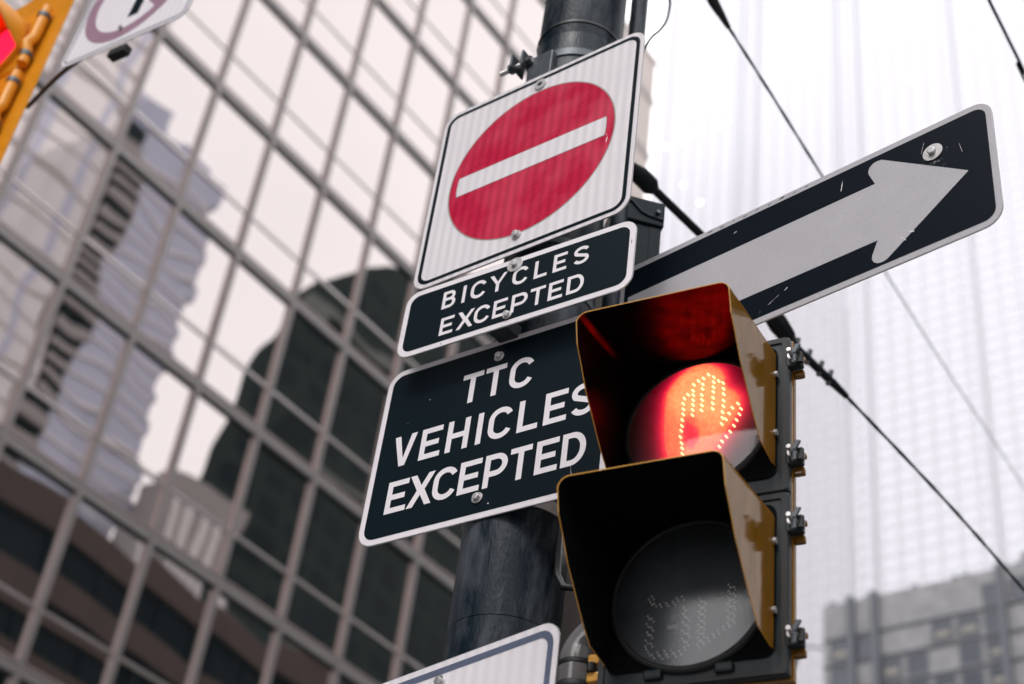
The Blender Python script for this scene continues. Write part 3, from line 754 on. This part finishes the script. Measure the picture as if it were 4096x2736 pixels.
# dents, chips and scuffs on the films
def chips(parent, pts, m, y):
    for k, (x, z, l, w, ang) in enumerate(pts):
        c, q = math.cos(rad(ang)), math.sin(rad(ang)); rg = random.Random(k + 3); n = 7; ps = []
        for i in range(n): ps.append((-l / 2 + l * i / (n - 1), w * (.3 + rg.random()) * (1 if 0 < i < n - 1 else .2)))
        out = ps + [(a_, -b_ * (.4 + rg.random())) for a_, b_ in reversed(ps)]
        MB().sheet([(x + a_ * c - b_ * q, z + a_ * q + b_ * c) for a_, b_ in out], y).build('scuff', M_[m], parent, fix=False)
chips(ar, [(hx - .335, hz - .055, .030, .0011, 80), (hx - .205, hz - .270, .022, .0014, -50), (hx - .185, hz - .262, .012, .0012, -20), (hx - .50, hz - .285, .030, .0005, 30), (hx - .47, hz - .27, .010, .0014, 35), (hx - .07, hz - .10, .028, .0005, 100), (hx - .15, hz - .055, .030, .0005, 75), (hx - .60, hz - .045, .008, .0010, 20)], 'white_flat', -.0016)
chips(ar, [(hx - .42 - .031 * k, hz - .0065 - .002 * (k % 2), .007 + .003 * (k % 3), .0012, 10) for k in range(9)], 'ink', -.0008)
chips(bi, [(-.175, -.0895, .004, .0016, 0), (-.29, -.03, .004, .0007, 80), (.291, .03, .012, .0006, 92)], 'ink', -.0008)
chips(ne, [(.221, -.045, .020, .0016, 80), (.219, -.028, .006, .0012, 70)], 'white_flat', -.0016)
chips(tt, [(-.17, .12, .004, .0008, 0), (-.22, .07, .003, .0006, 0), (.03, -.20, .004, .0008, 0), (.22, -.17, .03, .0003, 100)], 'white_flat', -.0016)

# white sign at the bottom
AZL = -.1652
lc = Vector((-1.431, 1.93, 2.910)) - Vector((math.cos(AZL), math.sin(AZL), 0)) * .30 - Vector((0, 0, .30))
ls = sign_root('white_turn_sign', 'white sign with slate blue border cut off by the bottom edge', lc, AZL, .60, .60, .045)
MB().sheet(rrect(.598, .598, .044), -.0004).build('white_film', M_['white_dull'], ls, fix=False)
MB().ring(rrect(.572, .572, .034), rrect(.544, .544, .022), -.0009).build('border_line', M_['slate'], ls, fix=False)
MB().ring(circ(.245, 80, 0, -.01), circ(.205, 80, 0, -.01), -.0009).build('ring', M_['mauve'], ls, fix=False)
bolt(ls, -.004, .256, y=-.0012)
saddle(2.86, 1.985); saddle(2.40, 1.985)

# ------------------------------------------------------------------ pedestrian signal head
AZS = .1619
sg = empty('pedestrian_signal', (-1.2202, 2.0102, 3.3103), AZS)
tag(sg, 'black and yellow pedestrian signal with lit red hand lens and hooded visors', 'traffic light')
XL, XR = -.165, .175
def sec(z0, z1):
    m = (z0 + z1) / 2
    # housing shell (yellow in its shaded tone), a little larger than the door
    h = MB().box(XL - .004, XR + .003, .014, .034, z0 - .005, z1 + .001).build('housing', M_['yellow_shaded'], sg, bevel=.004)
    xa, xb, xc, xd = XL + .004, XR - .006, XL + .045, XR - .080
    MB().add([(xa, .034, z0 + .004), (xb, .034, z0 + .004), (xb, .034, z1 - .006), (xa, .034, z1 - .006), (xc, .17, z0 + .05), (xd, .17, z0 + .05), (xd, .17, z1 - .05), (xc, .17, z1 - .05)],
             [(0, 1, 2, 3), (4, 7, 6, 5), (0, 4, 5, 1), (1, 5, 6, 2), (2, 6, 7, 3), (3, 7, 4, 0)]).build('housing_back', M_['yellow'], h, bevel=.012)
    d = MB().box(XL, XR, .0, .016, z0 + .001, z1 - .001).build('door', M_['door'], sg, bevel=.004)
    MB().sheet(rrect(.302, .296, .02, 4, .002, m + .006), -.0037).build('lens_shade_sheet', M_['shade_lining'], d, fix=False)  # black sheet added to deepen the shade around the lens
    # raised rim and inset line round the door face
    MB().ring(rrect(XR - XL - .004, z1 - z0 - .006, .006, 3, (XL + XR) / 2, m), rrect(XR - XL - .024, z1 - z0 - .026, .006, 3, (XL + XR) / 2, m), -.0035).ring(
        rrect(XR - XL - .024, z1 - z0 - .026, .006, 3, (XL + XR) / 2, m), rrect(XR - XL - .026, z1 - z0 - .028, .005, 3, (XL + XR) / 2, m), -.0034).build('door_frame', M_['rubber'], d, fix=False)
    return d
LR = .1385
def lens_unit(d, zc, lit):
    # rim, tube, board, diodes, domed cover
    n = 64
    def ringp(r, y): return [(r * math.cos(2 * math.pi * k / n), y, zc + r * math.sin(2 * math.pi * k / n)) for k in range(n)]
    pr = [(LR + .012, -.001), (LR + .011, -.008), (LR + .005, -.010), (LR, -.008), (LR - .001, -.004)]
    vs = []; fs = []
    for r, y in pr: vs += ringp(r, y)
    for i in range(len(pr) - 1):
        for k in range(n): fs.append((i * n + k, i * n + (k + 1) % n, (i + 1) * n + (k + 1) % n, (i + 1) * n + k))
    mesh('lens_rim', vs, fs, M_['rubber'], d, True)
    # board stands forward of the door face so that nothing hides it
    mesh('led_board', ringp(LR - .001, -.0045) + [(0, -.0045, zc)], [(k, (k + 1) % n, n) for k in range(n)], M_['board'], d)
    # dome
    rings, seg = 30, 96
    vs = [(0, -.020, zc)]; fs = []
    for i in range(1, rings + 1):
        r = LR * i / rings; y = -.008 - .012 * (1 - (i / rings) ** 2)
        vs += [(r * math.cos(2 * math.pi * k / seg), y, zc + r * math.sin(2 * math.pi * k / seg)) for k in range(seg)]
    for k in range(seg): fs.append((0, 1 + k, 1 + (k + 1) % seg))
    for i in range(rings - 1):
        for k in range(seg):
            a = 1 + i * seg; fs.append((a + k, a + seg + k, a + seg + (k + 1) % seg, a + (k + 1) % seg))
    return mesh('lens_cover', vs, fs, M_['cover_lit' if lit else 'cover'], d, True)
HAND = [(.016, .113), (.006, .106), (-.004, .102), (-.013, .095), (-.014, .081), (-.013, .07), (-.013, .058), (-.013, .047), (-.013, .035), (-.013, .023), (.005, .092), (.005, .081), (.004, .067), (.005, .055), (.005, .042), (.005, .03), (.027, .104), (.027, .092), (.027, .08), (.027, .069), (.027, .055), (.027, .042), (.027, .029), (.037, .093), (.046, .086), (.047, .072), (.048, .059), (.048, .044), (.048, .031), (.047, .017), (.047, .004), (.046, -.01), (-.024, .074), (-.031, .066), (-.033, .054), (-.032, .041), (-.032, .029), (-.033, .016), (-.033, .002), (-.034, -.009), (-.035, -.023), (-.032, -.038), (-.03, -.05), (.077, .03), (.083, .017), (.08, .005), (.075, -.007), (.07, -.019), (.063, -.031), (.056, -.041), (.048, -.05), (.066, .023), (.06, .011), (.054, -.001),
        (-.029, -.063), (-.027, -.076), (-.024, -.089), (-.012, -.096), (.001, -.098), (.014, -.098), (.027, -.094), (.034, -.083), (.038, -.072), (.043, -.061)]
WALK = [(-.072, -.008), (-.066, -.003), (-.069, -.014), (-.061, -.018), (-.051, -.021), (-.039, -.02), (-.026, -.019), (-.02, -.013), (-.01, -.011), (-.072, -.041), (-.064, -.047), (-.073, -.056), (-.064, -.064), (-.072, -.072), (-.064, -.079), (-.072, -.088), (-.063, -.095), (-.074, -.099), (-.067, -.111), (-.059, -.117), (-.051, -.113), (-.044, -.121), (-.038, -.112), (-.032, -.12), (-.025, -.112), (-.019, -.119), (-.01, -.116), (-.002, -.109), (.002, -.1), (-.006, -.093), (.003, -.085), (-.006, -.078), (.002, -.069), (-.006, -.062), (.002, -.055), (-.006, -.046), (-.006, -.034)]
WALK += [(.022, -.02 - .0125 * i) for i in range(8)] + [(.030, -.026 - .0125 * i) for i in range(7)] + [(.074, .0 - .0125 * i) for i in range(7)] + [(.083, -.006 - .0125 * i) for i in range(6)] + [(.03 + .009 * i, -.104 + .006 * i) for i in range(6)]
WALK += [(x - .0035 + random.uniform(-.001, .001), z + .006) for x, z in WALK]  # offset copies added as sparkle beside the unlit diodes
def leds(d, pts, zc, m, r, y):
    mb = MB()
    for x, z in pts:
        vs = [(x, y - r, zc + z)] + [(x + r * .72 * math.cos(k * math.pi / 3), y - r * .72, zc + z + r * .72 * math.sin(k * math.pi / 3)) for k in range(6)] + [(x + r * math.cos(k * math.pi / 3), y, zc + z + r * math.sin(k * math.pi / 3)) for k in range(6)]
        fs = [(0, 1 + k, 1 + (k + 1) % 6) for k in range(6)] + [(1 + k, 7 + k, 7 + (k + 1) % 6, 1 + (k + 1) % 6) for k in range(6)]
        mb.add(vs, fs)
    o = mb.build('led_cluster', M_[m], d, smooth=True); tag(o, kind='stuff'); return o
Z1a, Z1b, Z2a, Z2b = .171, -.180, -.180, -.535
d1 = sec(Z1b, Z1a); d2 = sec(Z2b, Z2a)
LZ = -.3626
c1 = lens_unit(d1, 0., True); c2 = lens_unit(d2, LZ, False)
leds(d1, HAND + [(x + .0028, z - .0038) for x, z in HAND], 0., 'led_on', .0023, -.006)  # offset ghost dots imitate reflections of the lit diodes
leds(d2, WALK, LZ, 'led_off', .0027, -.006)
MB().box(-.038, -.021, -.0075, -.006, LZ - .0665, LZ - .0585).build('sticker', M_['sticker'], d2)
# light of the diodes scattered in the lit cover
at = c1.data.attributes.new('lit', 'FLOAT', 'POINT')
GL = [(x - .012, z + .012) for x, z in HAND] + [(.0, .005), (.012, -.02)]
for i, v in enumerate(c1.data.vertices):
    s = 0.
    for x, z in GL:
        q = ((v.co.x - x) ** 2 + (v.co.z - z) ** 2)
        s += math.exp(-q / (2 * .0150 ** 2))
    soft = sum(math.exp(-((v.co.x - x) ** 2 + (v.co.z - z) ** 2) / (2 * .030 ** 2)) for x, z in GL) / 13.
    at.data[i].value = min(1., .55 * min(1., s / 1.7) + .44 * min(1., soft))
# hooded visor: yellow with shade in its colour outside, black lining
def visor(d, zc, lin):
    x0, x1 = -.146, .150; rr = .022; th = .0018
    # cross-section points left bottom -> over the top -> right bottom, each with its depth profile
    side = [(-.126, 0., .012), (-.122, .0, .078), (-.100, 0., .107), (-.075, .0, .132), (-.040, 0., .163), (-.010, 0., .190), (.040, 0., .219), (.080, .0, .243)]
    def section(dx):
        a, b = x0 + dx, x1 - dx; r = max(.004, rr - dx); pts = []
        for z, _, dep in side: pts.append((a, z, dep))
        top = .148 - dx
        for k in range(7):
            t = rad(180 - 90 * k / 6); pts.append((a + r + r * math.cos(t), top - r + r * math.sin(t), .256))
        for k in range(7):
            t = rad(90 - 90 * k / 6); pts.append((b - r + r * math.cos(t), top - r + r * math.sin(t), .256))
        for z, _, dep in reversed(side): pts.append((b, z, dep))
        return pts
    def shell(name, dx, m, flip):
        ps = section(dx); n = len(ps); vs = []; fs = []; J = 5
        for j in range(J + 1):
            for x, z, dep in ps:
                dd = dep * j / J
                droop = .044 * dd / .256 if z > .09 else .044 * dd / .256 * max(0, (z + .13) / .22)
                vs.append((x, -.003 - dd, zc + z - droop))
        for j in range(J):
            for i in range(n - 1):
                f = (j * n + i, j * n + i + 1, (j + 1) * n + i + 1, (j + 1) * n + i)
                fs.append(f if flip else tuple(reversed(f)))
        return vs, fs, n, J
    vo, fo, n, J = shell('o', 0, None, False); vi, fi, _, _ = shell('i', th, None, True)
    v = mesh('visor', vo, fo, M_['yellow_shaded'], d)
    for p in v.data.polygons: p.use_smooth = True
    v.data.set_sharp_from_angle(angle=rad(30))
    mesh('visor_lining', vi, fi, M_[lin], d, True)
    # folded front lip joins both skins
    k = J * n; lv = vo[k:k + n] + vi[k:k + n]
    mesh('visor_lip', lv, [(i, i + 1, i + 1 + n, i + n) for i in range(n - 1)], M_['yellow'], d)
    for zz in (.078, -.056):
        MB().tube([(x1 - .001, -.010, zc + zz), (x1 + .006, -.010, zc + zz)], .006, 10).build('visor_screw', M_['zinc'], d)
        MB().tube([(x0 + .001, -.010, zc + zz), (x0 - .006, -.010, zc + zz)], .006, 10).build('visor_screw', M_['zinc'], d)
visor(d1, 0., 'visor_in'); visor(d2, LZ, 'shade_lining')
# small bosses and holes on the door faces
for d, zc in ((d1, 0.), (d2, LZ)):
    MB().tube([(.110, -.0005, zc - .118), (.110, -.003, zc - .118)], .0055, 10).build('screw_hole', M_['rubber'], d)
    MB().tube([(-.095, -.0005, zc - .118), (-.095, -.003, zc - .118)], .0055, 10).build('screw_hole', M_['rubber'], d)
    for xx in (-.06, .066):
        MB().box(xx - .016, xx + .016, -.012, .0, zc - .158, zc - .140).build('boss', M_['door'], d, bevel=.004)
# latches on the right, hinges on the left
def latch(z):
    e = MB().box(-.010, .022, -.004, .014, -.016, .014).build('latch', M_['door'], sg, bevel=.003, loc=(XR + .003, 0, z))
    MB().tube([(.006, .004, 0), (.006, -.034, 0)], .0042, 10).build('latch_bolt', M_['zinc'], e)
    MB().tube([(.006, -.006, 0), (.006, -.016, 0)], .0085, 12).build('washer', M_['zinc'], e)
    mb = MB()
    for s in (-1, 1):
        mb.prism([(.006, s * .004), (.010 + .004 * s, s * .022), (.020 + .004 * s, s * .020), (.014, 0)], -.020, -.014)
    mb.build('wing_nut', M_['steel_dark'], e, bevel=.0015)
    MB().tube([(.018, -.002, -.012), (.018, -.002, .012)], .007, 10).build('pivot', M_['rubber'], e)
    MB().box(.0, .019, .016, .03, -.026, -.012).build('housing_lug', M_['yellow_shaded'], e, bevel=.003)
    MB().box(.008, .022, .018, .028, .008, .018).build('housing_lug', M_['yellow_shaded'], e, bevel=.003)
for z in (.112, -.108, -.250, -.468): latch(z)
for z in (.112, -.108, -.250, -.478):
    e = MB().box(-.020, .002, .004, .022, .008, .026).box(-.020, .002, .004, .022, -.026, -.008).build('hinge', M_['yellow'], sg, bevel=.003, loc=(XL - .003, 0, z))
    MB().tube([(-.012, .004, -.008), (-.012, .004, .008)], .008, 10).build('hinge_knuckle', M_['rubber'], e)
MB().box(-.06, .10, .06, .16, Z2b - .05, Z2b - .006).build('mount_cap', M_['yellow'], sg, bevel=.01)

# ------------------------------------------------------------------ mounting pipe, cable loop, cabinets
mp = empty('mounting_pipe', (-1.500, 2.085, 2.4)); tag(mp, 'glossy grey mounting pipe with elbow between pole and signal', 'pipe')
MB().tube([(0, 0, -.5), (0, 0, .445)], .0355, 24).build('pipe', M_['pipe'], mp, smooth=True)
el = [(.0, 0, .50)] + [(.058 - .058 * math.cos(rad(a)), .012 * math.sin(rad(a)), .515 + .058 * math.sin(rad(a))) for a in range(0, 91, 10)] + [(.16, .02, .573)]
MB().tube(el, .0355, 24).build('elbow', M_['pipe'], mp, smooth=True)
MB().tube([(0, 0, .440), (0, 0, .446), (0, 0, .456), (0, 0, .462)], .0375, 24, radii=[.036, .0395, .0395, .036]).build('collar', M_['rubber'], mp, smooth=True)
MB().tube([(0, 0, .462), (0, 0, .500)], .0362, 24).build('sleeve', M_['pipe'], mp, smooth=True)
MB().tube([(0, 0, .496), (0, 0, .504)], .0380, 24).build('collar', M_['rubber'], mp, smooth=True)
lpc = [(-1.598, 2.10, 3.40), (-1.588, 2.10, 3.25), (-1.580, 2.095, 3.16), (-1.572, 2.09, 3.115), (-1.555, 2.09, 3.085), (-1.530, 2.095, 3.080), (-1.50, 2.10, 3.10), (-1.46, 2.11, 3.15), (-1.42, 2.12, 3.22)]
o = MB().tube(lpc, .0075, 12).build('cable_loop', M_['black_cable'], smooth=True); tag(o, 'black cable looping out of the pole behind the signal visor', 'cable')
# grey box in shade behind the pipe
gbx = empty('equipment_box', (-1.50, 2.36, 2.55), rad(52)); tag(gbx, 'brown grey metal box in shade behind the mounting pipe', 'box')
MB().box(-.28, .22, 0, .22, 0, .70).build('shell', mat('brown_grey_box_paint', (.10, .088, .085), .55, var=.12, vscale=9, bump=.2), gbx, bevel=.006)
MB().box(-.285, .225, -.006, .226, .70, .715).build('lid', M_['boxpaint'], gbx, bevel=.003)
# control cabinet behind no entry sign
cb = empty('control_cabinet', (-1.572, 2.268, 3.80), rad(48.9)); tag(cb, 'dark teal metal cabinet with folded lid behind the no entry sign', 'box')
MB().box(-.056, .054, 0, .20, 0, .402).build('body', M_['boxpaint'], cb, bevel=.003)
MB().box(.026, .0545, -.0015, .001, .0, .400).build('seam_flange', M_['boxpaint'], cb)
lid = MB().box(-.062, .060, -.008, .206, .405, .482).build('lid', M_['boxpaint'], cb, bevel=.004)
MB().tube([(-.05, -.008, .468), (-.025, -.009, .462), (.0, -.009, .435), (.02, -.009, .428), (.058, -.009, .424)], .0045, 8).build('lid_fold', M_['boxpaint'], lid, smooth=True)
MB().tube([(.042, -.006, .445), (.042, -.016, .445)], .006, 8).build('lid_screw', M_['steel_dark'], lid)
# thin riser pipe behind the pole
o = MB().tube([(-1.612, 2.235, 3.5), (-1.612, 2.235, 7.4)], .0235, 20).build('riser_pipe', M_['pole'], smooth=True); tag(o, 'thin dark riser pipe right behind the pole top', 'pipe')
# small upright strap with lug between no entry sign and cabinet
o = MB().box(-1.602, -1.586, 2.215, 2.225, 4.24, 4.52).build('strap_bracket', M_['steel_dark'], bevel=.002); tag(o, 'dark strap bracket peeping out right of the no entry sign', 'bracket')

# ------------------------------------------------------------------ wires
def catmull(pts, n=8):
    P = [Vector(p) for p in pts]; out = []
    for i in range(len(P) - 1):
        p0, p1, p2, p3 = P[max(i - 1, 0)], P[i], P[i + 1], P[min(i + 2, len(P) - 1)]
        for k in range(n):
            t = k / n
            out.append(.5 * ((2 * p1) + (-p0 + p2) * t + (2 * p0 - 5 * p1 + 4 * p2 - p3) * t * t + (-p0 + 3 * p1 - 3 * p2 + p3) * t ** 3))
    return out + [P[-1]]
rod = [(-1.784, 2.536, 4.722), (-1.744, 2.829, 4.708), (-1.698, 3.225, 4.646), (-1.69, 3.325, 4.622), (-1.654, 3.507, 4.595), (-1.644, 3.585, 4.591), (-1.561, 4.144, 4.513), (-1.51, 4.696, 4.456), (-1.477, 5.091, 4.412)]
sw = empty('span_wire', rod[0]); tag(sw, 'dark span wire with rod and clamps running down right from the pole', 'cable')
o0 = Vector(rod[0])
def rel(ps): return [Vector(p) - o0 for p in ps]
MB().tube(rel([(-1.80, 2.20, 4.735), rod[0], rod[1], rod[2]]), .0125, 14).build('tie_rod', M_['wire'], sw, smooth=True)
MB().tube(rel([(-1.79, 2.50, 4.724), (-1.782, 2.55, 4.722), (-1.775, 2.60, 4.718), (-1.772, 2.62, 4.717)]), .02, 12, radii=[.015, .027, .027, .014]).build('rod_socket', M_['wire'], sw, smooth=True)
a, b, c = Vector(rod[2]), Vector(rod[3]), Vector(rod[4])
MB().tube(rel([a - (b - a) * .8, a, a + (b - a) * .55, b]), .03, 8, radii=[.022, .033, .028, .010]).build('wedge_clamp', M_['wire'], sw)
MB().tube(rel([b, c, rod[5]]), .016, 10, radii=[.013, .014, .010]).build('grip_sleeve', M_['wire'], sw, smooth=True)
for t in (0.02, .32, .62, .86):
    p = b.lerp(c, t * 1.05)
    MB().tube(rel([p + Vector((-.004, 0, -.020)), p + Vector((.010, .0, .030))]), .008, 8).build('clip', M_['steel_dark'], sw)
pts = catmull([rod[5], rod[6], rod[7], rod[8], (-1.40, 7.5, 4.20), (-1.3, 12, 4.05), (-1.2, 20, 4.2)], 14)
MB().tube(rel(pts),   .0054, 8, radii=[.0054 + .0010 * math.sin(i * 1.7) for i in range(len(pts))]).build('strand', M_['wire'], sw, smooth=True)
w2 = [(-1.63, 2.621, 5.534), (-1.63, 2.656, 5.51), (-1.634, 2.76, 5.501), (-1.639, 3.049, 5.48), (-1.671, 3.497, 5.502), (-1.863, 4.186, 5.924), (-2.185, 5.25, 6.642), (-2.543, 6.981, 7.359), (-2.861, 9.139, 7.967), (-3.054, 10.78, 8.193), (-3.6, 16, 8.9)]
sw2 = empty('overhead_wire', w2[0]); tag(sw2, 'thin overhead wire with black sleeve at the top, passing behind the arrow', 'cable'); o0 = Vector(w2[0])
MB().tube(rel([(-1.63, 2.52, 5.58)] + w2[:3]), .018, 10, radii=[.014, .020, .017, .008]).build('sleeve', M_['black_cable'], sw2, smooth=True)
pts = catmull(w2[2:7], 12); MB().tube(rel(pts), .0048, 8, radii=[.0048 + .0009 * math.sin(i * 1.3) for i in range(len(pts))]).build('strand', M_['wire'], sw2, smooth=True)
pts = catmull(w2[6:], 10); MB().tube(rel(pts), .0042, 8).build('strand', M_['wire_far'], sw2, smooth=True)
w3 = [(-.93, 2.6, 5.72), (-.929, 3.116, 5.658), (-.926, 3.163, 5.622), (-.93, 3.337, 5.611), (-.938, 3.481, 5.621), (-.958, 3.773, 5.625), (-1.05, 7, 5.7)]
o = MB().tube(catmull(w3, 10), .0052, 8).build('corner_wire', M_['wire'], smooth=True); tag(o, 'dark wire crossing the top right corner', 'cable')
lo = [(-1.47, 2.30, 5.10), (-1.47, 2.177, 4.941), (-1.477, 2.186, 4.893), (-1.483, 2.186, 4.839), (-1.492, 2.17, 4.782), (-1.504, 2.146, 4.727), (-1.530, 2.150, 4.67), (-1.57, 2.18, 4.60)]
o = MB().tube(catmull(lo, 8), .0032, 8).build('looped_cable', M_['black_cable'], smooth=True); tag(o, 'thin black cable curving in beside the pole top', 'cable')

# ------------------------------------------------------------------ mast arm signal and sign, upper left
arm = MB().tube([(PX, PY, 6.95), (-3.2, 2.02, 7.0), (-6.2, 1.9, 7.1)], .06, 16, radii=[.075, .062, .05]).build('mast_arm', M_['pole'], smooth=True); tag(arm, 'dark mast arm reaching left from the pole above the frame', 'pole')
# turn sign hanging askew
P1 = Vector((-3.532, 1.672, 5.279)); P2 = Vector((-2.936, 1.694, 5.219)); dx = (P2 - P1).normalized()
nrm = Vector((dx.y, -dx.x, 0)).normalized(); upv = nrm.cross(dx) * -1
if upv.z < 0: upv = -upv
mcen = (P1 + P2) / 2 + upv * .30
rm = Matrix((dx, -nrm, upv)).transposed()
us = sign_root('hanging_turn_sign', 'tilted white turn sign with faded red ring at top left', mcen, 0, .60, .60, .045, rot=rm.to_euler())
MB().sheet(rrect(.598, .598, .044), -.0004).build('white_film', M_['white_dull'], us, fix=False)
MB().ring(rrect(.575, .575, .034), rrect(.563, .563, .028), -.0009).build('border_line', M_['slate'], us, fix=False)
MB().ring(circ(.245, 80, -.035, -.018), circ(.198, 80, -.035, -.018), -.0009).build('ring', M_['mauve'], us, fix=False)
MB().sheet([(-.20, .135), (-.17, .165), (.135, -.14), (.105, -.17)], -.0012).build('slash', M_['mauve'], us, fix=False)
MB().sheet([(-.030, -.165), (.020, -.165), (.020, .06), (-.030, .06)], -.0006).build('arrow_stem', M_['ink'], us, fix=False)
bolt(us, -.03, -.215, y=-.0012, r=.009, washer=.006)
MB().box(-.05, .03, .004, .035, -.335, -.302).build('hanger_bracket', M_['rubber'], us, bevel=.004)
MB().box(-.03, .03, .004, .04, .2, 1.4).build('hanger_bracket', M_['rubber'], us, bevel=.004)
o = MB().tube(catmull([(-3.9, 1.80, 5.42), (-3.70, 1.745, 5.37), (-3.55, 1.71, 5.335), (-3.40, 1.70, 5.34), (-3.25, 1.72, 5.40)], 6), .008, 8).build('tie_bar', M_['black_cable'], smooth=True); tag(o, 'dark tie bar between the yellow signal and the tilted sign', 'bar')
# yellow three lamp signal with backboard
ys = empty('yellow_signal', (-4.14, 1.76, 5.28)); tag(ys, 'golden yellow vehicle signal with backboard cut by the upper left corner', 'traffic light')
MB().prism(rrect(.62, 1.46, .03, 4, .0, .12), 0, .003).build('backboard', M_['yellow_bright'], ys)
for i, z in enumerate((.48, .12, -.24)):
    d = MB().box(-.185, .185, -.035, -.002, z - .172, z + .172).build('signal_door', M_['yellow_bright'], ys, bevel=.014, seg=3)
    MB().box(-.175, .175, .004, .045, z - .175, z + .175).build('housing', M_['yellow_bright'], d, bevel=.02)
    n = 32; rv = .168
    vs = []; fs = []
    for j in range(5):
        for k in range(n + 1):
            a = rad(-70 + 320 * k / n); dep = (.022 + .22 * max(0., math.sin(a) + .34) ** .8) * j / 4
            vs.append((rv * math.cos(a), -.035 - dep, z + rv * math.sin(a) - .05 * dep))
    for j in range(4):
        for k in range(n): fs.append((j * (n + 1) + k, j * (n + 1) + k + 1, (j + 1) * (n + 1) + k + 1, (j + 1) * (n + 1) + k))
    v = mesh('visor', vs, fs, M_['yellow_bright'], d, True)
    sd = v.modifiers.new('thick', 'SOLIDIFY'); sd.thickness = .003
    lens = [(.150 * math.cos(2 * math.pi * k / 40), -.040, z + .150 * math.sin(2 * math.pi * k / 40)) for k in range(40)] + [(0, -.075, z)]
    mesh('lens', lens, [(k, (k + 1) % 40, 40) for k in range(40)], M_['red_lamp'] if i == 0 else M_['rubber'], d, True)
    MB().tube([(.205, -.030, z - .16), (.205, -.030, z - .10), (.200, -.045, z - .06), (.205, -.030, z - .02), (.205, -.030, z + .15)], .021, 14).build('hinge_tube', M_['yellow_bright'], d, smooth=True)
    for zz in (-.115, .10): MB().tube([(.205, -.030, z + zz - .010), (.205, -.030, z + zz + .010)], .0245, 14).build('hinge_ring', M_['steel_dark'], d, smooth=True)
MB().box(-.05, .05, .01, .06, .66, 1.75).build('hanger', M_['yellow_bright'], ys, bevel=.01)
